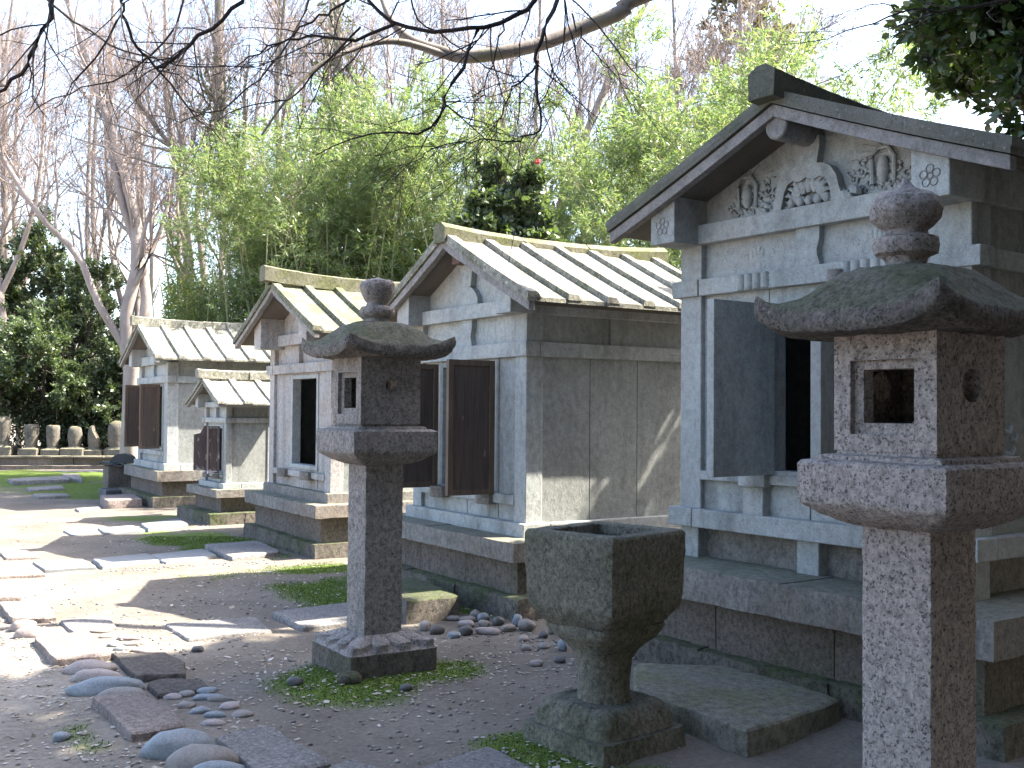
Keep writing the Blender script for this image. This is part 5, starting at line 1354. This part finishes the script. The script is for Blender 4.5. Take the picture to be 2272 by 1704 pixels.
# brown-green conifer beyond the great shrine
def cedar(loc, H, seed, label):
    rng = np.random.default_rng(seed)
    root = thing('conifer', loc, 0, label, 'tree')
    p = np.array([spath([(0, 0, 0), (0, 0, H * 0.5), (0, 0, H)], 8)]); r = np.array([np.linspace(0.22, 0.03, 8)])
    L1, R1 = grow(p, r, 110, 0.25, 0.99, H * 0.24, (55, 95), 5, 0.05, 0.1, 0.3, 0.3, rng, 0.25, 0.8)
    L2, R2 = grow(L1, R1, 7, 0.2, 1, H * 0.07, (25, 60), 4, 0.1, 0.15, 0.6, 0.4, rng)
    mesh_obj('trunk', [tubes(p, r, 7), tubes(L1, np.maximum(R1, 0.008), 4)], M['bark_grey'], root)
    q, d = along(L2, 22, rng, 0.1, 1)
    mesh_obj('crown', [leaves_at(q, d, 0.22, 0.06, rng, 0.0, 0.6)], M['leaf_cedar'], root, False)
cedar((6.3, 28.5, 0), 13.2, 51, 'brownish conifer dome beyond the great shrine ridge')

# ------------------------------------------------------------------ bamboo
def bamboo(seed, H, lean, label, group, mats=None):
    rng = np.random.default_rng(seed)
    root = thing('bamboo', (0, 0, -50), 0, label, 'bamboo', group)
    la = rng.uniform(0, 2 * PI); lx, ly = math.cos(la) * lean, math.sin(la) * lean
    pts = [(0, 0, 0), (lx * 0.05, ly * 0.05, H * 0.3), (lx * 0.22, ly * 0.22, H * 0.6), (lx * 0.6, ly * 0.6, H * 0.86), (lx * 1.15, ly * 1.15, H)]
    P = np.array([spath(pts, 16)]); Rr = np.array([np.linspace(0.026, 0.005, 16)])
    Bp, Br = grow(P, Rr, 44, 0.30, 0.99, 1.15, (35, 65), 5, 0.15, 0.12, 0.25, 0.3, rng, 0.35, 0.55)
    Tp, Tr = grow(Bp, Br, 4, 0.25, 1.0, 0.42, (20, 50), 4, -0.05, 0.15, 0.6, 0.4, rng)
    mesh_obj('culm', [tubes(P, Rr, 7), tubes(Bp, np.maximum(Br, 0.0035), 3)], (mats or M['culm']), root)
    p1, d1 = along(Bp, 8, rng, 0.35, 1.0); p2, d2 = along(Tp, 12, rng, 0.15, 1.0)
    p = np.concatenate([p1, p2]); d = np.concatenate([d1, d2])
    mesh_obj('foliage', [leaves_at(p, d, 0.135, 0.021, rng, 0.35, 0.6)], M['leaf_bamboo'], root, False)
    return root
BL, BG = 'slender leafy bamboo in the bright grove behind the shrines', 'bamboo in the grove'
protos = [bamboo(60 + k, 6.6 + 0.35 * (k % 3), 0.9 + 0.35 * (k % 4), BL, BG) for k in range(5)]
rb = random.Random(3)
spots = []
def try_spot(x, y, s, md=0.42):
    for a, b, _ in spots:
        if (a - x) ** 2 + (b - y) ** 2 < md * md: return
    spots.append((x, y, s))
for _ in range(900):
    y = rb.uniform(12.6, 21); u = rb.uniform(-0.135, 0.30)
    x = u * y
    line = 0.6 + max(0, (16 - y)) * 0.25 if y < 17 else -2.6 + (21 - y) * 0.35   # keep clear of the shrines and their sunlight
    if x < line: continue
    if x > 5.2: continue
    top = 0.86 if x / y > 0.02 else 0.74
    s_ = top * rb.uniform(0.9, 1.08)
    for y0, y1, xw, z0 in ((10.0, 13.6, -1.7, 1.6), (13.0, 16.0, -3.6, 0.7), (15.0, 18.4, -5.0, 0.8)):   # leave the morning sun its way to the shrines
        if y0 < y - 0.215 * (x - xw) < y1: s_ = min(s_, (z0 + (x - 1.9 - xw) / 0.79) / 7.2)
    if s_ < 0.6: continue
    try_spot(x, y, s_)
    if len(spots) > 120: break
n0 = len(spots)
for _ in range(900):
    y = rb.uniform(18.6, 22.5); u = rb.uniform(-0.27, -0.04)
    k = (u + 0.27) / 0.23
    if u * y > -0.4 and y - 0.215 * (u * y + 5) < 17.9: continue
    try_spot(u * y, y, (0.74 + 0.26 * min(1, k * 1.6)) * rb.uniform(0.88, 1.08), 0.36)
    if len(spots) - n0 > 62: break
for k, (x, y, s) in enumerate(spots):
    r = protos[k] if k < 5 else copy_thing(protos[k % 5], (x, y, 0), 0)
    r.location = (x, y, 0); r.rotation_euler = (0, 0, rb.uniform(0, 6.28)); r.scale = (s, s, s)
dk = bamboo(91, 7.6, 0.5, 'dark upright bamboo stem standing out left of the great shrine roof', None, M['culm_dark'])
dk.location = (2.10, 17.5, 0); dk.rotation_euler = (0, 0, 2.6)

# dense bamboo thicket behind the middle shrines: reads as one mass
def thicket(name, label, region, seed, n, leafm, L, Wd, culms=0, droop=0.3, clump=0.55):
    rng = np.random.default_rng(seed)
    pts = region(rng, n)
    k = vnoise(pts[:, 0] * 1.1 + pts[:, 2] * 0.8 + 90, pts[:, 1] * 1.1 + pts[:, 2] * 1.2 + 90, seed)
    pts = pts[rng.random(len(pts)) < np.clip((k - 0.22) * 2.2, 0.08, 1)]
    ax = unit(rng.normal(size=pts.shape) + np.array([0, 0, 0.1]))
    parts = [leaves_at(pts, ax, L, Wd, rng, droop, 0.4)]
    o = mesh_obj(name, parts, leafm, None, False)
    tag(o, label, 'thicket', None, 'stuff')
    if culms:
        b = pts[rng.integers(0, len(pts), culms)].copy(); top = b.copy(); b[:, 2] = 0; top[:, 2] = np.maximum(top[:, 2], 1.0); top[:, :2] += rng.normal(size=(culms, 2)) * 0.35
        P = np.stack([b, b * 0.5 + top * 0.5 + rng.normal(size=b.shape) * 0.06, top], 1)
        V, F = tubes(P, np.full((culms, 3), 0.012), 4)
        c = mesh_obj('stems', [(V, F)], M['culm'], o)
        c["kind"] = 'stuff'
    return o
def region_sasa(rng, n):
    y = rng.uniform(18.8, 23.0, n); u = rng.uniform(-0.325, -0.06, n)
    x = u * y
    h = 2.9 + 2.3 * vnoise(x * 0.55 + 30, y * 0.4 + 30, 8) + 1.0 * np.clip((u + 0.25) / 0.15, 0, 1)
    z = h * rng.random(n) ** 0.6
    return np.stack([x, y, z], 1)
thicket('bamboo_thicket', 'dense grey-green bamboo thicket behind the middle shrines', region_sasa, 71, 120000, M['leaf_sasa'], 0.13, 0.024, 300)
def region_low(rng, n):
    y = rng.uniform(13.8, 17.5, n); x = rng.uniform(1.4, 5.0, n)
    z = (1.8 + 1.6 * vnoise(x * 0.8 + 10, y * 0.8 + 10, 3)) * rng.random(n) ** 0.6
    return np.stack([x, y, z], 1)
thicket('bamboo_undergrowth', 'low bamboo undergrowth between the great shrine and its neighbour', region_low, 72, 26000, M['leaf_sasa'], 0.15, 0.026, 60)
def region_shade(rng, n):
    x = rng.uniform(-17.5, -7.2, n); y = 27.0 + (x + 11.2) * 0.2 + rng.uniform(0, 1.6, n)
    h = 1.5 + 0.9 * vnoise(x * 0.9 + 20, y * 0.6 + 20, 15)
    return np.stack([x, y, h * rng.random(n) ** 0.8], 1)
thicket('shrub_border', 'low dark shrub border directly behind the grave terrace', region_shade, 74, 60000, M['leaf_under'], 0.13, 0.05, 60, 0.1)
def region_under(rng, n):
    x = rng.uniform(-22, 9, n); y = 27.3 + np.where(x > -9, (x + 9) * 0.35, 0) + rng.uniform(0, 4.0, n)
    h = 2.4 + 2.0 * vnoise(x * 0.6 + 70, y * 0.5 + 70, 5)
    z = h * rng.random(n) ** 0.7
    return np.stack([x, y, z], 1)
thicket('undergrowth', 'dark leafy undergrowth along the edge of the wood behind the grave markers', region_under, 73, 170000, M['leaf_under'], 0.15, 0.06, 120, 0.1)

# ------------------------------------------------------------------ bough and twigs hanging over the court
def ray_pt(px, py, Y):
    """point at distance Y along the view, used only to lay out the bough's real curve"""
    f = 2376.2
    d = _rt * ((px - 1136) / f) + _up * (-(py - 852) / f) + _f
    return Vector((0, 0, 1.5)) + d * (Y / d.y)
def overhang():
    rng = np.random.default_rng(81)
    base = Vector((6.4, 7.6, 0))
    root = thing('overhanging_tree', base, 0, 'bare tree outside the right edge whose long pale bough sweeps over the court', 'tree')
    rel = lambda q: tuple(Vector(q) - base)
    trunk = [tubes(np.array([spath([(0, 0, 0), (0, 0, 2), (-0.1, 0.1, 4), (-0.4, 0.1, 6.2), (-0.5, 0, 9)], 12)]), np.array([np.linspace(0.22, 0.09, 12)]), 9)]
    A_ = [rel((6.1, 7.7, 5.2)), rel((4.9, 8.1, 6.2))] + [rel(ray_pt(*q)) for q in [(1500, -40, 8.2), (1380, 26, 8.2), (1290, 62, 8.2), (1200, 97, 8.1), (1100, 119, 8.0), (1030, 126, 8.0), (980, 115, 8.0), (910, 88, 8.0), (868, 45, 8.0), (840, -20, 8.1)]]
    P = spath(A_, 40); rr = np.concatenate([np.linspace(0.09, 0.062, 8), np.linspace(0.06, 0.046, 22), np.linspace(0.043, 0.015, 10)])
    trunk.append(tubes(P[None], rr[None], 9))
    side = [rel(ray_pt(*q)) for q in [(1010, 130, 8.0), (900, 95, 7.9), (830, 95, 7.8), (770, 115, 7.7), (700, 150, 7.6), (640, 215, 7.5), (580, 300, 7.5)]]
    trunk.append(tubes(spath(side, 20)[None], np.linspace(0.03, 0.008, 20)[None], 6))
    mesh_obj('trunk', trunk, M['bark_grey'], root)
    # thin dark branches nearer the camera, all springing from limbs above the view
    limb1 = [rel((6.0, 7.4, 6.2)), rel((3.4, 6.2, 5.6)), rel((1.6, 5.6, 4.7)), rel((0.4, 5.4, 4.05)), rel(ray_pt(1190, -60, 5.4))]
    lines = [
        ([rel((0.4, 5.4, 4.05))] + [rel(ray_pt(*q)) for q in [(1232, 0, 5.2), (1206, 69, 5.1), (1192, 123, 5.1), (1190, 174, 5.1), (1195, 231, 5.1), (1199, 289, 5.1)]], 0.013, 0.005),
        ([rel((0.4, 5.4, 4.05))] + [rel(ray_pt(*q)) for q in [(1192, -5, 5.4), (1145, 33, 5.4), (1062, 65, 5.3), (975, 69, 5.3), (874, 54, 5.3), (827, 0, 5.3), (800, -60, 5.3)]], 0.014, 0.009),
        ([rel(ray_pt(*q)) for q in [(1060, 66, 5.3), (1025, 145, 5.25), (989, 213, 5.2), (986, 235, 5.2), (964, 271, 5.2), (913, 295, 5.2), (859, 297, 5.2), (772, 311, 5.2), (700, 345, 5.2)]], 0.011, 0.003),
        ([rel(ray_pt(*q)) for q in [(874, 54, 5.3), (790, 85, 5.3), (700, 78, 5.3), (640, 92, 5.3), (570, 112, 5.3), (520, 150, 5.3)]], 0.010, 0.003),
        ([rel(ray_pt(*q)) for q in [(1116, 40, 5.4), (1090, 140, 5.4), (1050, 250, 5.4), (1005, 330, 5.4)]], 0.005, 0.002),
        ([rel(ray_pt(*q)) for q in [(1195, 135, 5.1), (1130, 210, 5.1), (1105, 270, 5.1), (1083, 315, 5.1)]], 0.006, 0.002),
        ([rel(ray_pt(*q)) for q in [(1199, 289, 5.1), (1135, 313, 5.1), (1060, 309, 5.1), (960, 330, 5.1), (900, 370, 5.1)]], 0.005, 0.002),
        ([rel(ray_pt(*q)) for q in [(1270, 30, 5.3), (1300, 90, 5.3), (1340, 140, 5.3), (1400, 170, 5.3)]], 0.005, 0.002),
        # left-hand group
        ([rel(ray_pt(140, -60, 5.6)), *[rel(ray_pt(*q)) for q in [(119, 0, 5.6), (113, 38, 5.6), (72, 117, 5.6), (41, 158, 5.6), (0, 206, 5.6), (-40, 240, 5.6)]]], 0.016, 0.008),
        ([rel(ray_pt(280, -40, 5.8)), *[rel(ray_pt(*q)) for q in [(275, 0, 5.8), (268, 31, 5.8), (172, 172, 5.8), (120, 240, 5.8)]]], 0.011, 0.003),
        ([rel(ray_pt(*q)) for q in [(268, 31, 5.8), (300, 100, 5.9), (351, 151, 6.0), (430, 245, 6.1), (490, 310, 6.2)]], 0.010, 0.004),
        ([rel(ray_pt(560, -40, 6.0)), *[rel(ray_pt(*q)) for q in [(536, 0, 6.0), (454, 76, 6.0), (378, 137, 6.0), (351, 151, 6.0)]]], 0.014, 0.009),
        ([rel(ray_pt(800, -30, 6.4)), *[rel(ray_pt(*q)) for q in [(758, 12, 6.4), (700, 40, 6.4), (630, 95, 6.4), (570, 112, 6.4)]]], 0.010, 0.004),
        ([rel(ray_pt(800, 60, 6.4)), *[rel(ray_pt(*q)) for q in [(740, 125, 6.4), (690, 170, 6.4), (640, 222, 6.4), (570, 226, 6.4), (480, 270, 6.4)]]], 0.008, 0.003),
        ([rel(ray_pt(60, -50, 6.2)), *[rel(ray_pt(*q)) for q in [(140, 30, 6.2), (240, 95, 6.3), (330, 130, 6.3), (430, 150, 6.4), (540, 145, 6.4), (650, 170, 6.5)]]], 0.009, 0.003),
        ([rel(ray_pt(420, -50, 6.2)), *[rel(ray_pt(*q)) for q in [(400, 40, 6.2), (340, 120, 6.3), (250, 180, 6.3), (150, 205, 6.4), (60, 260, 6.4)]]], 0.008, 0.003),
        ([rel(ray_pt(700, -40, 6.6)), *[rel(ray_pt(*q)) for q in [(660, 60, 6.6), (600, 150, 6.6), (520, 225, 6.7), (430, 262, 6.7), (330, 255, 6.7)]]], 0.008, 0.003),
        ([rel(ray_pt(900, -40, 6.4)), *[rel(ray_pt(*q)) for q in [(930, 40, 6.4), (1000, 90, 6.4), (1080, 150, 6.4), (1180, 175, 6.4), (1280, 240, 6.4)]]], 0.007, 0.002),
        ([rel(ray_pt(2272, -10, 6.5)), *[rel(ray_pt(*q)) for q in [(2180, 8, 6.5), (2090, 25, 6.5), (2010, 25, 6.5), (1940, 50, 6.5), (1860, 78, 6.5), (1730, 100, 6.5)]]], 0.012, 0.002),
        ([rel(ray_pt(*q)) for q in [(2010, 25, 6.5), (1960, 10, 6.5), (1900, 20, 6.5), (1830, 42, 6.5)]], 0.005, 0.002),
        ([rel(ray_pt(2070, 20, 6.5)), *[rel(ray_pt(*q)) for q in [(2030, 50, 6.5), (1990, 100, 6.5), (1960, 130, 6.5), (1925, 140, 6.5)]]], 0.005, 0.002),
    ]
    over = [limb1, [rel((0.4, 5.4, 4.05)), rel((-0.6, 5.3, 4.2)), rel(ray_pt(800, -60, 5.3))], [rel((0.4, 5.4, 4.05)), rel((-1.0, 5.8, 4.4)), rel(ray_pt(560, -40, 6.0))], [rel(ray_pt(560, -40, 6.0)), rel(ray_pt(280, -40, 5.8)), rel(ray_pt(140, -60, 5.6))], [rel((3.4, 6.2, 5.6)), rel((1.0, 6.6, 5.0)), rel(ray_pt(800, -30, 6.4))]]
    parts = []; NP, NR = [], []
    for pts in over:
        parts.append(tubes(spath(pts, 14)[None], np.linspace(0.035, 0.017, 14)[None], 6))
    for pts, a, b in lines:
        p = spath(pts, 16); p[1:-1] += rng.normal(size=(14, 3)) * 0.008
        r = np.linspace(a, b, 16); NP.append(p); NR.append(r)
        parts.append(tubes(p[None], r[None], 5))
    NP = np.array(NP); NR = np.array(NR)
    L1, R1 = grow(NP, NR, 9, 0.10, 1.0, 0.6, (25, 60), 6, -0.10, 0.16, 0.5, 0.35, rng)
    R1 = np.clip(R1, 0.0017, 0.004); parts.append(tubes(L1, R1, 4))
    L2, R2 = grow(L1, R1, 4, 0.2, 1.0, 0.22, (25, 60), 4, -0.05, 0.2, 0.7, 0.5, rng)
    parts.append(tubes(L2, np.clip(R2, 0.0012, 0.0025), 3))
    mesh_obj('twigs', parts, M['twig_dark'], root)
overhang()

# ------------------------------------------------------------------ small litter
def scatter():
    rng = np.random.default_rng(91)
    # pale chips and leaf fragments on the soil
    n = 15000
    y = 3.7 + 10.5 * rng.random(n) ** 1.3; u = rng.uniform(-0.50, 0.16, n); x = u * y
    cl = fbm(x * 1.6, y * 1.6, 17, 3)
    k = (rng.random(n) < np.clip((cl - 0.30) * 3.0, 0.10, 1))
    x, y = x[k], y[k]; n = len(x)
    z = ground_z(x, y) + 0.004
    p = np.stack([x, y, z], 1)
    ax = unit(np.stack([rng.normal(size=n), rng.normal(size=n), rng.normal(size=n) * 0.12], 1))
    sz = rng.uniform(0.006, 0.018, n) * (1 + (rng.random(n) < 0.06) * 1.0)
    sd = unit(np.cross(ax, np.array([0, 0, 1.0]) + rng.normal(size=(n, 3)) * 0.12)); wd = rng.uniform(0.35, 0.8, n)
    a = (ax * sz[:, None]); b = sd * (sz * wd)[:, None]
    V = np.stack([p - a, p - a * 0.2 + b, p + a, p + a * 0.15 - b], 1).reshape(-1, 3); V[:, 2] += rng.uniform(0, 0.003, len(V))
    o = link(bpy.data.objects.new('litter', np_mesh('litter', V, np.arange(n * 4).reshape(n, 4), M['chips'])))
    tag(o, 'pale chips, shell bits and leaf fragments strewn on the soil', 'litter', None, 'stuff')
    # gravel
    m = 2600
    y = 3.8 + 9.5 * rng.random(m) ** 1.2; u = rng.uniform(-0.48, 0.14, m); x = u * y
    cl = fbm(x * 1.1 + 7, y * 1.1, 23, 3); k = rng.random(m) < np.clip((cl - 0.36) * 4, 0.08, 1); x, y = x[k], y[k]
    ex = rng.normal(size=(160, 2)) * np.array([0.25, 0.35]) + np.array([0.15, 6.9]); x = np.concatenate([x, ex[:, 0]]); y = np.concatenate([y, ex[:, 1]])
    ln = rng.random(120); x = np.concatenate([x, -3.7 + ln * 1.3 + rng.normal(size=120) * 0.05]); y = np.concatenate([y, 9.75 + ln * 0.75 + rng.normal(size=120) * 0.06])
    m = len(x)
    base = np.array([(1, 0, 0), (0.3, 0.9, 0), (-0.8, 0.6, 0), (-0.8, -0.6, 0), (0.3, -0.9, 0), (0, 0, 0.75), (0, 0, -0.6)])
    fc = np.array([(0, 1, 5), (1, 2, 5), (2, 3, 5), (3, 4, 5), (4, 0, 5), (1, 0, 6), (2, 1, 6), (3, 2, 6), (4, 3, 6), (0, 4, 6)])
    s = rng.uniform(0.006, 0.017, m); an = rng.uniform(0, 2 * PI, m); asp = rng.uniform(0.6, 1.0, m)
    B = base[None] * s[:, None, None] * (1 + rng.normal(size=(m, 7, 3)) * 0.12); B[:, :, 1] *= asp[:, None]; B[:, :, 2] *= 0.8
    c, si = np.cos(an)[:, None], np.sin(an)[:, None]
    V = np.stack([B[:, :, 0] * c - B[:, :, 1] * si + x[:, None], B[:, :, 0] * si + B[:, :, 1] * c + y[:, None], B[:, :, 2] + (ground_z(x, y) + s * 0.25)[:, None]], -1).reshape(-1, 3)
    F = (fc[None] + (np.arange(m) * 7)[:, None, None]).reshape(-1, 3)
    t = NT('gravel')
    ge = t.n.new("ShaderNodeNewGeometry")
    gm = t.done(t.ramp(ge.outputs["Random Per Island"], [(0, (0.13, 0.12, 0.115)), (0.5, (0.24, 0.22, 0.205)), (1, (0.36, 0.34, 0.325))]), 0.8)
    o = link(bpy.data.objects.new('gravel', np_mesh('gravel', V, F, gm, smooth=True)))
    tag(o, 'small loose gravel scattered over the court', 'gravel', None, 'stuff')
    # moss tufts standing up from the near mossy ground
    q = 300000
    x = rng.uniform(-4.2, 1.0, q); y = rng.uniform(4.0, 12.5, q)
    mk = moss_mask(x, y); k = rng.random(q) < mk * 0.95
    x, y = x[k], y[k]; n = len(x)
    p = np.stack([x, y, ground_z(x, y) - 0.002], 1)
    ax = unit(rng.normal(size=(n, 3)) * 0.6 + np.array([0, 0, 1.0]))
    V, F = leaves_at(p, ax, 0.013, 0.0075, rng, 0, 0.1)
    o = link(bpy.data.objects.new('moss', np_mesh('moss', V, F, M['moss_blade'])))
    tag(o, 'bright green moss cushions on the soil round the stones', 'moss', None, 'stuff')
scatter()
